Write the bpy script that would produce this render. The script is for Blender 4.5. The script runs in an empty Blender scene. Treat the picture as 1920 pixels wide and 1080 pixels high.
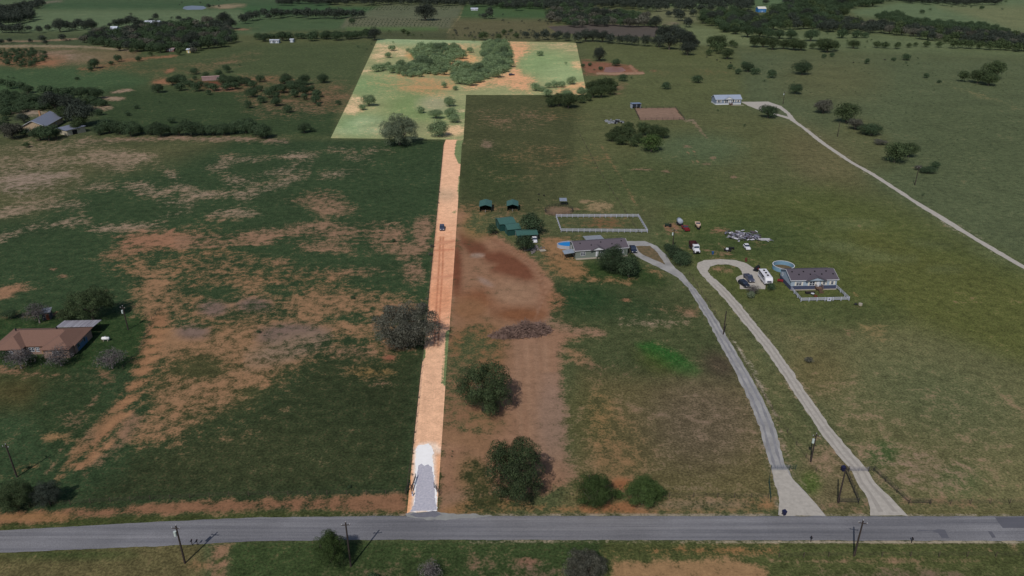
import bpy, bmesh, math, random
import numpy as np
from mathutils import Vector, Matrix, noise as mnoise
R = math.radians
scene = bpy.context.scene
COL = scene.collection
rng = random.Random(7)

# ------------------------------------------------------------------ camera
F, YH, H = 1400.0, -120.0, 105.0          # focal length in photo pixels, horizon row, drone height
PITCH = math.atan((540 - YH) / F)
CP, SP = math.cos(PITCH), math.sin(PITCH)
cd = bpy.data.cameras.new("camera"); cam = bpy.data.objects.new("camera", cd); COL.objects.link(cam)
cam.location = (0, 0, H); cam.rotation_euler = (math.pi / 2 - PITCH, 0, 0)
cd.sensor_width = 36; cd.lens = 36 * F / 1920; cd.clip_start = 1; cd.clip_end = 30000
scene.camera = cam

# ------------------------------------------------------------------ world, sun, exposure
SUN_AZ, SUN_EL = R(22), R(47)             # shadows fall towards azimuth 22 deg right of straight ahead
w = bpy.data.worlds.new("World"); scene.world = w; w.use_nodes = True
nt = w.node_tree; nt.nodes.clear()
sky = nt.nodes.new("ShaderNodeTexSky"); sky.sky_type = 'NISHITA'; sky.sun_disc = False
sky.sun_elevation = SUN_EL; sky.sun_rotation = SUN_AZ + math.pi
bg = nt.nodes.new("ShaderNodeBackground"); bg.inputs[1].default_value = 0.075
wo = nt.nodes.new("ShaderNodeOutputWorld")
nt.links.new(sky.outputs[0], bg.inputs[0]); nt.links.new(bg.outputs[0], wo.inputs[0])
sl = bpy.data.lights.new("sun", 'SUN'); sl.energy = 3.3; sl.angle = R(0.5); sl.color = (1, 0.95, 0.88)
so = bpy.data.objects.new("sun", sl); COL.objects.link(so)
sd = Vector((math.sin(SUN_AZ) * math.cos(SUN_EL), math.cos(SUN_AZ) * math.cos(SUN_EL), -math.sin(SUN_EL)))
so.rotation_euler = sd.to_track_quat('-Z', 'Y').to_euler(); so.location = (0, -50, 300)
scene.view_settings.view_transform = 'Standard'; scene.view_settings.look = 'None'
scene.view_settings.exposure = -0.1; scene.view_settings.gamma = 1
KL = 0.93                                 # how bright a sunlit albedo of 1 shows (used to turn seen colours into albedos)

# ------------------------------------------------------------------ geometry helpers
def G(u, v, z=0.0):
    x = (u - 960) / F; y = -(v - 540) / F
    dy, dz = CP + y * SP, -SP + y * CP
    t = (z - H) / dz
    return Vector((x * t, dy * t, z))
def PX(X, Y):                              # numpy: ground position -> photo pixel
    d = np.maximum(Y * CP + H * SP, 1.0)
    return 960 + F * X / d, 540 - F * (Y * SP - H * CP) / d
def mpp(u, v, z=0):                        # metres per photo pixel
    g = G(u, v, z); return (g.y * CP + (H - z) * SP) / F
def lin(c):
    return tuple(((x / 255) / 12.92 if x / 255 < .04045 else ((x / 255 + .055) / 1.055) ** 2.4) for x in c)
def alb(r, g, b): return tuple(min(x / KL, .92) for x in lin((r, g, b)))
def salb(r, g, b):
    c = alb(r, g, b); l = (c[0] + c[1] + c[2]) / 3; k = 1.05 if r < 180 else .98; return (min(.92, l + (c[0] - l) * k), l + (c[1] - l) * k, max(0, l + (c[2] - l) * k) * .95)
def galb(r, g, b):                         # grass: a little less saturated and warmer
    c = alb(r, g, b); l = .3 * c[0] + .6 * c[1] + .1 * c[2]; return tuple(max(0, l + (x - l) * .80) * k for x, k in zip(c, (1.04, 1.02, .76)))

def tag(o, label=None, cat=None, group=None, kind=None):
    if label: o['label'] = label
    if cat: o['category'] = cat
    if group: o['group'] = group
    if kind: o['kind'] = kind
    return o
def empty(name, loc, rz=0.0, label=None, cat=None, group=None):
    o = bpy.data.objects.new(name, None); COL.objects.link(o)
    o.location = loc; o.rotation_euler = (0, 0, rz); o.empty_display_size = .3
    return tag(o, label, cat, group)

class MB:
    def __init__(s): s.v = []; s.f = []
    def add(s, vs, fs):
        n = len(s.v); s.v += [tuple(p) for p in vs]; s.f += [tuple(i + n for i in f) for f in fs]; return s
    def box(s, cx, cy, cz, sx, sy, sz, rz=0, tilt=0):
        a, b, c = sx / 2, sy / 2, sz / 2; m = Matrix.Rotation(rz, 3, 'Z') @ Matrix.Rotation(tilt, 3, 'X')
        vs = [m @ Vector((x, y, z)) + Vector((cx, cy, cz)) for z in (-c, c) for (x, y) in ((-a, -b), (a, -b), (a, b), (-a, b))]
        return s.add(vs, [(3, 2, 1, 0), (4, 5, 6, 7), (0, 1, 5, 4), (1, 2, 6, 5), (2, 3, 7, 6), (3, 0, 4, 7)])
    def tube(s, p0, p1, r0, r1=None, n=6):
        r1 = r0 if r1 is None else r1; p0, p1 = Vector(p0), Vector(p1); d = (p1 - p0)
        if d.length < 1e-6: return s
        q = d.normalized().to_track_quat('Z', 'Y'); vs = []
        for p, r in ((p0, r0), (p1, r1)):
            for i in range(n):
                a = 2 * math.pi * i / n; vs.append(p + q @ Vector((r * math.cos(a), r * math.sin(a), 0)))
        return s.add(vs, [(i, (i + 1) % n, n + (i + 1) % n, n + i) for i in range(n)] + [tuple(range(n - 1, -1, -1)), tuple(range(n, 2 * n))])
    def prism(s, prof, x0, x1):            # prof: (y,z) outline, extruded along x
        n = len(prof)
        vs = [(x0, y, z) for y, z in prof] + [(x1, y, z) for y, z in prof]
        return s.add(vs, [(i, n + i, n + (i + 1) % n, (i + 1) % n) for i in range(n)] + [tuple(range(n)), tuple(range(2 * n - 1, n - 1, -1))])
    def prismy(s, prof, y0, y1):           # prof: (x,z) outline, extruded along y
        n = len(prof)
        vs = [(x, y0, z) for x, z in prof] + [(x, y1, z) for x, z in prof]
        return s.add(vs, [(i, (i + 1) % n, n + (i + 1) % n, n + i) for i in range(n)] + [tuple(range(n - 1, -1, -1)), tuple(range(n, 2 * n))])
    def ball(s, c, rx, ry, rz, nu=10, nv=6):
        vs = [(c[0], c[1], c[2] - rz)]
        for j in range(1, nv):
            t = -math.pi / 2 + math.pi * j / nv
            for i in range(nu):
                a = 2 * math.pi * i / nu; vs.append((c[0] + rx * math.cos(t) * math.cos(a), c[1] + ry * math.cos(t) * math.sin(a), c[2] + rz * math.sin(t)))
        vs.append((c[0], c[1], c[2] + rz)); L = len(vs) - 1
        fs = [(0, 1 + (i + 1) % nu, 1 + i) for i in range(nu)]
        for j in range(nv - 2):
            o = 1 + j * nu; fs += [(o + i, o + (i + 1) % nu, o + nu + (i + 1) % nu, o + nu + i) for i in range(nu)]
        o = 1 + (nv - 2) * nu; fs += [(o + i, o + (i + 1) % nu, L) for i in range(nu)]
        return s.add(vs, fs)
    def mesh(s, name, m):
        me = bpy.data.meshes.new(name); me.from_pydata(s.v, [], s.f); me.materials.append(m); me.update(); return me
    def build(s, name, m, parent=None, bevel=0, smooth=False):
        me = s.mesh(name, m)
        o = bpy.data.objects.new(name, me); COL.objects.link(o)
        bm = bmesh.new(); bm.from_mesh(me); bmesh.ops.recalc_face_normals(bm, faces=bm.faces)
        if smooth:
            for f in bm.faces: f.smooth = True
        bm.to_mesh(me); bm.free()
        if bevel:
            b = o.modifiers.new("bevel", 'BEVEL'); b.width = bevel; b.segments = 2; b.limit_method = 'ANGLE'
        if parent: o.parent = parent
        return o

def build_split(mb, name, m, parent):        # one object per separate piece
    par = list(range(len(mb.v)))
    def find(x):
        while par[x] != x: par[x] = par[par[x]]; x = par[x]
        return x
    for f in mb.f:
        for i in f[1:]: par[find(i)] = find(f[0])
    comp = {}
    for f in mb.f: comp.setdefault(find(f[0]), []).append(f)
    for fs in comp.values():
        ids_ = sorted({i for f in fs for i in f}); mp_ = {i: k for k, i in enumerate(ids_)}; q = MB(); q.v = [mb.v[i] for i in ids_]; q.f = [tuple(mp_[i] for i in f) for f in fs]; q.build(name, m, parent)
# ------------------------------------------------------------------ materials
MATS = {}
def M(name, c, rough=.8, var=.15, scale=1.5, metal=0, bump=0, stretch=None, spec=.3, c2=None, emis=None):
    if name in MATS: return MATS[name]
    m = bpy.data.materials.new(name); m.use_nodes = True; t = m.node_tree; N = t.nodes; L = t.links
    b = N["Principled BSDF"]; b.inputs["Roughness"].default_value = rough; b.inputs["Metallic"].default_value = metal
    b.inputs["Specular IOR Level"].default_value = spec
    tc = N.new("ShaderNodeTexCoord"); mp = N.new("ShaderNodeMapping"); L.new(tc.outputs["Object"], mp.inputs[0])
    if stretch: mp.inputs["Scale"].default_value = stretch
    n = N.new("ShaderNodeTexNoise"); n.inputs["Scale"].default_value = scale; n.inputs["Detail"].default_value = 6; n.inputs["Roughness"].default_value = .65
    L.new(mp.outputs[0], n.inputs[0])
    r = N.new("ShaderNodeMapRange"); r.inputs[1].default_value = .3; r.inputs[2].default_value = .7
    L.new(n.outputs[0], r.inputs[0])
    mx = N.new("ShaderNodeMix"); mx.data_type = 'RGBA'
    mx.inputs[6].default_value = (*[x * (1 - var) for x in c], 1); mx.inputs[7].default_value = (*(c2 or [min(x * (1 + var), .95) for x in c]), 1)
    L.new(r.outputs[0], mx.inputs[0]); L.new(mx.outputs[2], b.inputs["Base Color"])
    if bump:
        bp = N.new("ShaderNodeBump"); bp.inputs["Strength"].default_value = bump; bp.inputs["Distance"].default_value = .1
        L.new(n.outputs[0], bp.inputs["Height"]); L.new(bp.outputs[0], b.inputs["Normal"])
    MATS[name] = m; return m

def ground_mat(name, tuft=1.0, soil_noise=1.0, gain=1.0):
    m = bpy.data.materials.new(name); m.use_nodes = True; t = m.node_tree; N = t.nodes; L = t.links
    b = N["Principled BSDF"]; b.inputs["Roughness"].default_value = .95; b.inputs["Specular IOR Level"].default_value = .1
    geo = N.new("ShaderNodeNewGeometry")
    ag = N.new("ShaderNodeAttribute"); ag.attribute_name = "gcol"
    as_ = N.new("ShaderNodeAttribute"); as_.attribute_name = "scol"
    am = N.new("ShaderNodeAttribute"); am.attribute_name = "smask"
    def noise(scale, detail, rough, dist=0):
        n = N.new("ShaderNodeTexNoise"); n.inputs["Scale"].default_value = scale; n.inputs["Detail"].default_value = detail
        n.inputs["Roughness"].default_value = rough; n.inputs["Distortion"].default_value = dist
        L.new(geo.outputs["Position"], n.inputs[0]); return n.outputs[0]
    def mr(x, a, bb, c, d):
        r = N.new("ShaderNodeMapRange"); r.inputs[1].default_value = a; r.inputs[2].default_value = bb; r.inputs[3].default_value = c; r.inputs[4].default_value = d
        L.new(x, r.inputs[0]); return r.outputs[0]
    def math_(op, a, bb):
        q = N.new("ShaderNodeMath"); q.operation = op
        for i, x in enumerate((a, bb)):
            if isinstance(x, (int, float)): q.inputs[i].default_value = x
            else: L.new(x, q.inputs[i])
        return q.outputs[0]
    big = noise(.045, 9, .62, .4); mid = noise(.35, 8, .72, .2); fine = noise(1.9, 5, .75)
    # ragged soil mask
    e = math_('ADD', math_('MULTIPLY', math_('SUBTRACT', big, .5), 1.7 * soil_noise), math_('MULTIPLY', math_('SUBTRACT', mid, .5), 2.4 * soil_noise))
    e = math_('ADD', e, math_('MULTIPLY', math_('SUBTRACT', fine, .5), 1.3))
    mk = mr(math_('ADD', am.outputs["Fac"], e), .27, .76, 0, 1)
    # brightness variations
    vb = mr(big, .3, .7, .84, 1.16); vm = mr(mid, .36, .64, 1 - .30 * tuft, 1 + .30 * tuft); vf = mr(fine, .39, .61, 1 - .40 * tuft, 1 + .46 * tuft)
    vg = math_('MULTIPLY', math_('MULTIPLY', vb, vm), vf)
    vs = math_('MULTIPLY', mr(mid, .36, .64, .84, 1.14), math_('MULTIPLY', mr(fine, .36, .64, .86, 1.12), mr(big, .3, .7, .92, 1.08)))
    def scale(cn, f):
        s = N.new("ShaderNodeVectorMath"); s.operation = 'SCALE'; L.new(cn, s.inputs[0]); L.new(f, s.inputs["Scale"]); return s.outputs[0]
    # dry straw flecks inside the grass
    fl = noise(1.3, 4, .8); flm = mr(math_('ADD', fl, math_('MULTIPLY', math_('SUBTRACT', mid, .5), .5)), .55, .65, 0, .48 * tuft)
    g1 = scale(ag.outputs["Color"], vg)
    mixf = N.new("ShaderNodeMix"); mixf.data_type = 'RGBA'; L.new(flm, mixf.inputs[0]); L.new(g1, mixf.inputs[6])
    st = N.new("ShaderNodeMix"); st.data_type = 'RGBA'; st.inputs[0].default_value = .45; L.new(ag.outputs["Color"], st.inputs[6]); L.new(as_.outputs["Color"], st.inputs[7])
    L.new(st.outputs[2], mixf.inputs[7])
    s1 = scale(as_.outputs["Color"], vs)
    mx = N.new("ShaderNodeMix"); mx.data_type = 'RGBA'; L.new(mk, mx.inputs[0]); L.new(mixf.outputs[2], mx.inputs[6]); L.new(s1, mx.inputs[7])
    L.new(mx.outputs[2], b.inputs["Base Color"])
    bp = N.new("ShaderNodeBump"); bp.inputs["Strength"].default_value = .55 * tuft; bp.inputs["Distance"].default_value = .22
    L.new(math_('ADD', fine, math_('MULTIPLY', mid, 1.5)), bp.inputs["Height"]); L.new(bp.outputs[0], b.inputs["Normal"])
    return m

# ------------------------------------------------------------------ painting colour regions onto ground vertices (photo pixels are only used to survey the ground)
def sd_poly(U, V, pts):
    P = np.array(pts, float); n = len(P); ins = np.zeros(U.shape, bool); d2 = np.full(U.shape, 1e18)
    for i in range(n):
        x1, y1 = P[i]; x2, y2 = P[(i + 1) % n]
        if y1 != y2:
            c = ((y1 > V) != (y2 > V)) & (U < (x2 - x1) * (V - y1) / (y2 - y1) + x1); ins ^= c
        dx, dy = x2 - x1, y2 - y1; L2 = dx * dx + dy * dy + 1e-9
        t = np.clip(((U - x1) * dx + (V - y1) * dy) / L2, 0, 1)
        d2 = np.minimum(d2, (U - x1 - t * dx) ** 2 + (V - y1 - t * dy) ** 2)
    return np.where(ins, -1, 1) * np.sqrt(d2)
def sd_line(U, V, pts):
    d2 = np.full(U.shape, 1e18)
    for (x1, y1), (x2, y2) in zip(pts[:-1], pts[1:]):
        dx, dy = x2 - x1, y2 - y1; L2 = dx * dx + dy * dy + 1e-9
        t = np.clip(((U - x1) * dx + (V - y1) * dy) / L2, 0, 1)
        d2 = np.minimum(d2, (U - x1 - t * dx) ** 2 + (V - y1 - t * dy) ** 2)
    return np.sqrt(d2)
class Paint:
    def __init__(s, X, Y, g, c, m=0.0):
        s.U, s.V = PX(X, Y); n = len(X)
        s.g = np.tile(np.array(galb(*g)), (n, 1)); s.c = np.tile(np.array(salb(*c)), (n, 1)); s.m = np.full(n, m)
    def w(s, shape, feather):
        k = shape[0]; ff = max(feather, 1)
        pts = np.array(shape[1:5] if k == 'e' else [p for p in shape[1]], float) if k != 'e' else None
        if k == 'e':
            _, cx, cy, rx, ry = shape[:5]; a = R(shape[5]) if len(shape) > 5 else 0; mg = max(rx, ry) + ff
            lo = (cx - mg, cy - mg); hi = (cx + mg, cy + mg)
        else:
            wd = shape[2] if k == 'l' else 0
            lo = pts.min(0) - ff - wd; hi = pts.max(0) + ff + wd
        idx = np.nonzero((s.U > lo[0]) & (s.U < hi[0]) & (s.V > lo[1]) & (s.V < hi[1]))[0]
        U, V = s.U[idx], s.V[idx]
        if k == 'e':
            dx, dy = U - cx, V - cy; x = dx * math.cos(a) + dy * math.sin(a); y = -dx * math.sin(a) + dy * math.cos(a)
            d = (np.sqrt((x / rx) ** 2 + (y / ry) ** 2) - 1) * min(rx, ry)
        elif k == 'p': d = sd_poly(U, V, shape[1])
        else: d = sd_line(U, V, shape[1]) - shape[2]
        t = np.clip(.5 - d / ff * .5, 0, 1); return idx, t * t * (3 - 2 * t)
    def G_(s, shape, col, a=1.0, f=25):
        i, w_ = s.w(shape, f); w_ = (w_ * a)[:, None]; s.g[i] = s.g[i] * (1 - w_) + np.array(galb(*col)) * w_
    def S_(s, shape, val, col=None, f=14, ca=1.0):
        i, w_ = s.w(shape, f * (1.7 if f > 4 else 1)); s.m[i] = s.m[i] * (1 - w_) + val * w_
        if col is not None:
            w2 = np.clip(w_ * 1.6, 0, 1)[:, None] * ca; s.c[i] = s.c[i] * (1 - w2) + np.array(salb(*col)) * w2
    def apply(s, me):
        for nm, a in (("gcol", s.g), ("scol", s.c)):
            at = me.attributes.new(nm, 'FLOAT_COLOR', 'POINT'); buf = np.ones((len(a), 4), np.float32); buf[:, :3] = a; at.data.foreach_set("color", buf.ravel())
        at = me.attributes.new("smask", 'FLOAT', 'POINT'); at.data.foreach_set("value", s.m.astype(np.float32))

def grid_mesh(name, X, Y, Z, nr, nc, m, parent=None):
    me = bpy.data.meshes.new(name); co = np.stack([X, Y, Z], 1).astype(np.float32)
    i = np.arange(nr * nc).reshape(nr, nc); q = np.stack([i[:-1, :-1], i[:-1, 1:], i[1:, 1:], i[1:, :-1]], -1).reshape(-1, 4)
    me.vertices.add(len(co)); me.vertices.foreach_set("co", co.ravel())
    me.loops.add(q.size); me.loops.foreach_set("vertex_index", q.ravel().astype(np.int32))
    me.polygons.add(len(q)); me.polygons.foreach_set("loop_start", np.arange(0, q.size, 4, dtype=np.int32))
    me.polygons.foreach_set("loop_total", np.full(len(q), 4, np.int32)); me.update(calc_edges=True); me.validate(); me.materials.append(m)
    o = bpy.data.objects.new(name, me); COL.objects.link(o); return o

# graded ground sheet
def graded(lo, hi, fine, grow):
    a = [0.0]; s_ = fine
    while a[-1] < hi: a.append(a[-1] + s_); s_ = fine + grow * a[-1]
    return a
xs = graded(0, 1500, .7, .006); xs = sorted(set([-x for x in xs] + xs)); xs = [-9000, -5000, -2500] + xs + [2500, 5000, 9000]
ys = [60 + a for a in graded(0, 2600, .45, .0055)]; ys = [-2500, -500, -100, 0, 30, 50] + ys + [3500, 6000, 12000]
XX, YY = np.meshgrid(np.array(xs), np.array(ys)); nr, nc = XX.shape; XX = XX.ravel(); YY = YY.ravel()
P = Paint(XX, YY, (76, 84, 58), (122, 98, 78), -.10); TAN = (126, 100, 82); ORG = (134, 98, 76); RED = (100, 64, 50); PALE = (136, 118, 102)
g, s = P.G_, P.S_
def rect(a, b, c, d): return ('p', [(a, b), (c, b), (c, d), (a, d)])
# --- far fields
g(rect(-3000, -200, 620, 22), (52, 80, 58), f=8); g(rect(-3000, 19, 500, 62), (82, 102, 80), f=8); g(rect(-3000, -200, 80, 20), (76, 94, 74), f=10)
g(rect(-3000, -110, 2500, 3), (66, 86, 64), .6, f=8)
g(('p', [(-900, 58), (200, 62), (200, 90), (-900, 90)]), (62, 76, 56), f=10)
g(('p', [(450, 12), (860, 12), (840, 30), (460, 30)]), (50, 84, 56), f=6)
g(('p', [(460, 31), (690, 31), (660, 56), (420, 62)]), (60, 84, 60), f=6)
g(('p', [(655, 35), (720, 8), (870, 9), (850, 52), (640, 52)]), (84, 92, 78), f=5)
g(('p', [(650, 33), (850, 33), (845, 52), (640, 52)]), (88, 92, 80), f=4)
g(rect(650, 51, 820, 59), (72, 98, 60), f=5); g(rect(640, 58, 860, 74), (66, 74, 54), f=5)
g(('p', [(870, 8), (1020, 8), (1030, 36), (860, 34)]), (56, 84, 54), f=5); g(('p', [(850, 36), (1040, 38), (1040, 76), (840, 72)]), (86, 84, 64), f=8)
s(('l', [(870, 8), (862, 32), (840, 60)], 2), .7, (112, 106, 80), f=3)
s(('p', [(1028, 50), (1110, 44), (1235, 50), (1228, 70), (1130, 67), (1045, 62)]), 1.25, (80, 74, 70), f=3)
g(('p', [(1240, 45), (1330, 50), (1450, 70), (1430, 90), (1300, 84), (1225, 70)]), (94, 106, 78), f=6)
g(rect(1200, -110, 1480, 14), (74, 98, 72), f=8); g(('p', [(1590, 20), (1700, 0), (2600, -10), (2600, 62), (1900, 60), (1700, 40), (1610, 30)]), (84, 104, 80), f=8)
g(('p', [(1760, 12), (2600, 8), (2600, 70), (1900, 58), (1850, 40)]), (98, 106, 80), f=10)
g(('p', [(1440, 46), (1560, 55), (1920, 80), (2600, 100), (2600, 130), (1500, 95), (1440, 90)]), (86, 100, 74), f=8)
g(('p', [(1240, 12), (1300, 20), (1310, 40), (1240, 45), (1215, 30)]), (96, 100, 78), f=5); s(('e', 1262, 44, 18, 4), .6, (120, 110, 92), f=4)
# --- left middle
g(('p', [(-1200, 88), (260, 90), (700, 78), (655, 185), (-1200, 190)]), (64, 78, 52), f=10)
g(('p', [(-1200, 88), (260, 94), (255, 112), (150, 122), (-1200, 128)]), (104, 92, 74), f=8)
g(('p', [(-900, 124), (200, 124), (280, 150), (240, 180), (-900, 175)]), (54, 80, 54), f=12)
g(('p', [(200, 165), (640, 175), (625, 258), (150, 258)]), (46, 66, 42), f=12)
s(('e', 60, 108, 75, 16), .55, ORG, f=10); s(('e', 110, 105, 70, 9), .6, (134, 116, 102), f=8); s(('l', [(-60, 87), (120, 86), (180, 89), (250, 96)], 2.2), .95, (130, 118, 98), f=3)
s(('e', 55, 115, 60, 10), .7, ORG, f=8); s(('l', [(0, 78), (80, 77), (146, 72)], 1.6), .9, (132, 112, 94), f=3)
s(('e', 205, 121, 50, 8, -14), .62, ORG, f=8); s(('l', [(150, 130), (200, 124), (240, 112), (330, 104)], 3), .6, ORG, f=4)
s(('e', 300, 128, 90, 9), .38, (120, 92, 70), f=10); s(('e', 420, 118, 60, 10, -15), .45, (124, 98, 78), f=8); s(('e', 318, 133, 9, 3, -30), .95, ORG, f=3)
s(('e', 305, 153, 20, 5), 1, ORG, f=5); s(('e', 400, 158, 50, 9), .85, RED, f=7); s(('e', 440, 167, 40, 4), .8, (122, 92, 78), f=5); s(('e', 500, 150, 40, 7), .85, ORG, f=7)
s(('e', 560, 180, 95, 26), .58, (116, 92, 72), f=16); s(('e', 620, 182, 40, 20), .6, (116, 92, 72), f=12); s(('e', 530, 210, 60, 12), .4, TAN, f=12)
s(('e', 228, 171, 22, 3, -8), .95, PALE, f=4); s(('e', 212, 185, 22, 4), .95, PALE, f=4); s(('e', 190, 203, 25, 4), .85, PALE, f=4)
s(('e', 15, 190, 40, 6, -20), .9, (134, 120, 108), f=5); s(('e', 50, 210, 42, 6), .9, (134, 120, 108), f=5); s(('e', 30, 203, 30, 5, 20), .7, (134, 120, 108), f=5)
s(('e', 455, 55, 30, 3), .6, TAN, f=4); s(('e', 425, 12, 35, 4, -3), .95, (132, 118, 98), f=4); s(('e', 95, 4, 25, 2.5, -6), .8, (110, 104, 92), f=3)
g(('p', [(-900, 175), (200, 178), (180, 262), (-900, 262)]), (56, 70, 50), .7, f=12)
# --- large left field
g(('p', [(-1500, 262), (834, 262), (806, 540), (778, 810), (763, 950), (-1500, 1000)]), (44, 66, 44), f=6)
g(('p', [(-1500, 262), (420, 262), (330, 300), (180, 330), (60, 400), (-1500, 480)]), (84, 84, 60), .85, f=30)
s(('l', [(150, 266), (250, 262), (340, 258), (480, 262), (540, 266)], 4), .85, (128, 108, 94), f=6)
s(('e', 60, 305, 110, 38, -8), .56, PALE, f=26); s(('e', 60, 345, 70, 20, -5), .68, (134, 118, 106), f=16); s(('e', 230, 295, 60, 14), .62, PALE, f=12)
for e in [(30, 395, 60, 12, -12), (110, 420, 50, 9, -8), (185, 350, 22, 6), (262, 350, 28, 8), (290, 362, 22, 5), (215, 308, 30, 12), (322, 330, 14, 8, 30), (340, 350, 18, 5), (330, 380, 26, 5), (380, 365, 30, 6), (448, 340, 26, 10), (455, 365, 24, 6), (410, 312, 22, 9), (460, 300, 35, 6), (270, 425, 30, 6), (200, 428, 26, 7), (560, 292, 30, 8), (530, 320, 45, 7, -12), (640, 325, 34, 6, -8), (515, 350, 55, 7, -20), (670, 296, 18, 4), (710, 280, 16, 4), (640, 278, 14, 2), (440, 400, 40, 7), (20, 440, 50, 10, -15), (130, 385, 40, 8), (330, 400, 22, 4, -15)]:
    s(('e', *e), .68, PALE, f=9)
for e in [(612, 372, 38, 14, 6), (560, 376, 28, 8), (625, 395, 40, 9), (600, 424, 55, 9), (500, 432, 45, 8), (470, 446, 30, 7), (630, 434, 60, 9), (715, 420, 40, 7), (725, 440, 30, 11), (800, 420, 22, 12), (610, 465, 45, 7), (735, 465, 40, 6), (760, 480, 16, 7), (780, 470, 22, 10), (775, 510, 25, 20), (525, 494, 20, 8), (600, 512, 45, 8), (680, 510, 55, 8, -8), (790, 445, 14, 25), (510, 530, 50, 14)]:
    s(('e', *e), .66, (130, 104, 86), f=9)
# radiating bare patch and the broad orange area
s(('e', 292, 453, 45, 12), .95, (132, 98, 80), f=12); s(('e', 245, 470, 42, 10, -15), .75, (130, 100, 82), f=10); s(('e', 350, 445, 50, 9, -5), .7, (130, 102, 84), f=10)
s(('p', [(215, 500), (300, 470), (420, 450), (480, 500), (620, 520), (720, 560), (790, 600), (760, 640), (620, 670), (540, 700), (460, 780), (330, 830), (250, 850), (240, 800), (265, 700), (300, 600), (260, 540)]), .45, (134, 102, 78), f=45)
for e in [(285, 520, 35, 30, 60), (300, 570, 45, 28), (320, 620, 40, 40), (420, 500, 55, 14, -8), (430, 560, 50, 24), (560, 580, 90, 22), (480, 610, 55, 18), (570, 640, 75, 18), (430, 650, 60, 20), (400, 700, 60, 20), (330, 740, 50, 18), (700, 610, 60, 14), (660, 560, 50, 12), (510, 685, 60, 14, -20), (410, 760, 60, 12, -25), (290, 800, 40, 14), (740, 580, 40, 10), (470, 545, 40, 9)]:
    s(('e', *e), .66, (136, 106, 82), f=16)
for e in [(400, 578, 22, 12), (362, 622, 24, 10), (475, 572, 26, 10), (550, 630, 60, 20)]: s(('e', *e), .8, (112, 94, 86), f=8)
for e in [(345, 604, 24, 7), (418, 553, 22, 8), (296, 495, 15, 8), (370, 690, 40, 14), (480, 740, 30, 12), (330, 520, 20, 6), (520, 545, 35, 8), (420, 545, 30, 7), (650, 600, 30, 6)]: s(('e', *e), .1, f=9)
g(('p', [(330, 640), (470, 600), (560, 680), (470, 760), (330, 800), (280, 720)]), (72, 70, 44), .8, f=40)
g(('p', [(600, 660), (800, 650), (765, 930), (150, 950), (250, 860), (450, 790)]), (44, 56, 36), f=40)
g(('e', 480, 860, 200, 60), (54, 62, 40), .6, f=40)
s(('e', 700, 700, 34, 10), .55, (122, 98, 66), f=12); s(('e', 715, 722, 18, 8), .5, TAN, f=10); s(('e', 730, 671, 8, 4), 1, (126, 84, 68), f=5); s(('e', 745, 652, 22, 5), .7, (104, 82, 66), f=6); s(('e', 660, 660, 30, 8), .5, TAN, f=10)
s(('e', 540, 655, 60, 16, -15), .66, (128, 108, 92), f=14)
# farm track on the left
s(('l', [(300, 600), (285, 640), (262, 700), (235, 750), (195, 810), (150, 870)], 11), 1.0, (134, 100, 76), f=12)
s(('l', [(205, 700), (180, 745), (140, 800), (80, 900)], 3), .7, TAN, f=6); s(('l', [(215, 770), (150, 830), (108, 900)], 5), .9, (126, 98, 74), f=9)
s(('e', 190, 705, 30, 12, 30), .6, (116, 90, 72), f=10); s(('e', 60, 700, 90, 6, 5), .62, (124, 96, 78), f=8); s(('e', 140, 795, 30, 12, 40), .35, TAN, f=10)
s(('l', [(255, 780), (210, 850), (160, 890)], 10), .55, (124, 98, 80), f=10); s(('e', 30, 545, 60, 8, -8), .3, TAN, f=8); s(('e', 8, 550, 32, 8, -20), .95, (138, 106, 84), f=8)
s(('e', 105, 820, 22, 8), .7, (134, 106, 78), f=8); s(('e', 45, 880, 30, 10, -20), .55, (130, 100, 74), f=8); s(('e', 25, 590, 35, 5), .8, (118, 92, 74), f=6); s(('e', 108, 588, 12, 4), .9, ORG, f=4); s(('e', 100, 505, 10, 4), .9, TAN, f=4); s(('e', 118, 518, 8, 4), .9, TAN, f=4)
g(('p', [(-300, 590), (285, 590), (262, 690), (-300, 700)]), (38, 62, 34), f=14); g(('e', 40, 735, 90, 30), (74, 66, 38), .8, f=30); g(('e', 130, 770, 70, 70), (42, 60, 38), f=30)
for i in range(6): s(('l', [(292 + i * 4, 610), (255 + i * 5, 700), (205 + i * 6, 790), (140 + i * 7, 880)], .8), 1.05 if i % 2 else .12, (150, 114, 86) if i % 2 else None, f=3, ca=.8)
for i in range(16): s(('l', [(292 + 8 * math.cos(i * .42), 452 + 3 * math.sin(i * .42)), (292 + (60 + i * 7 % 30) * math.cos(i * .42 + .1), 452 + (18 + i * 5 % 9) * math.sin(i * .42 + .1))], 1.2), .95, (140, 104, 84), f=4)
for i in range(5): s(('l', [(330, 446 + i * 5), (480, 438 + i * 5), (760, 432 + i * 6)], .8), .75, (132, 104, 86), f=3)
# verge north of the road
s(('p', [(-500, 985), (0, 962), (160, 950), (420, 936), (765, 926), (765, 962), (480, 958), (300, 965), (0, 985), (-500, 1010)]), .85, (124, 92, 72), f=8)
g(('p', [(-500, 990), (0, 975), (480, 958), (765, 958), (765, 985), (-500, 1040)]), (58, 68, 36), f=6)
s(('e', 60, 970, 70, 6), .9, (136, 104, 76), f=6)
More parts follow.
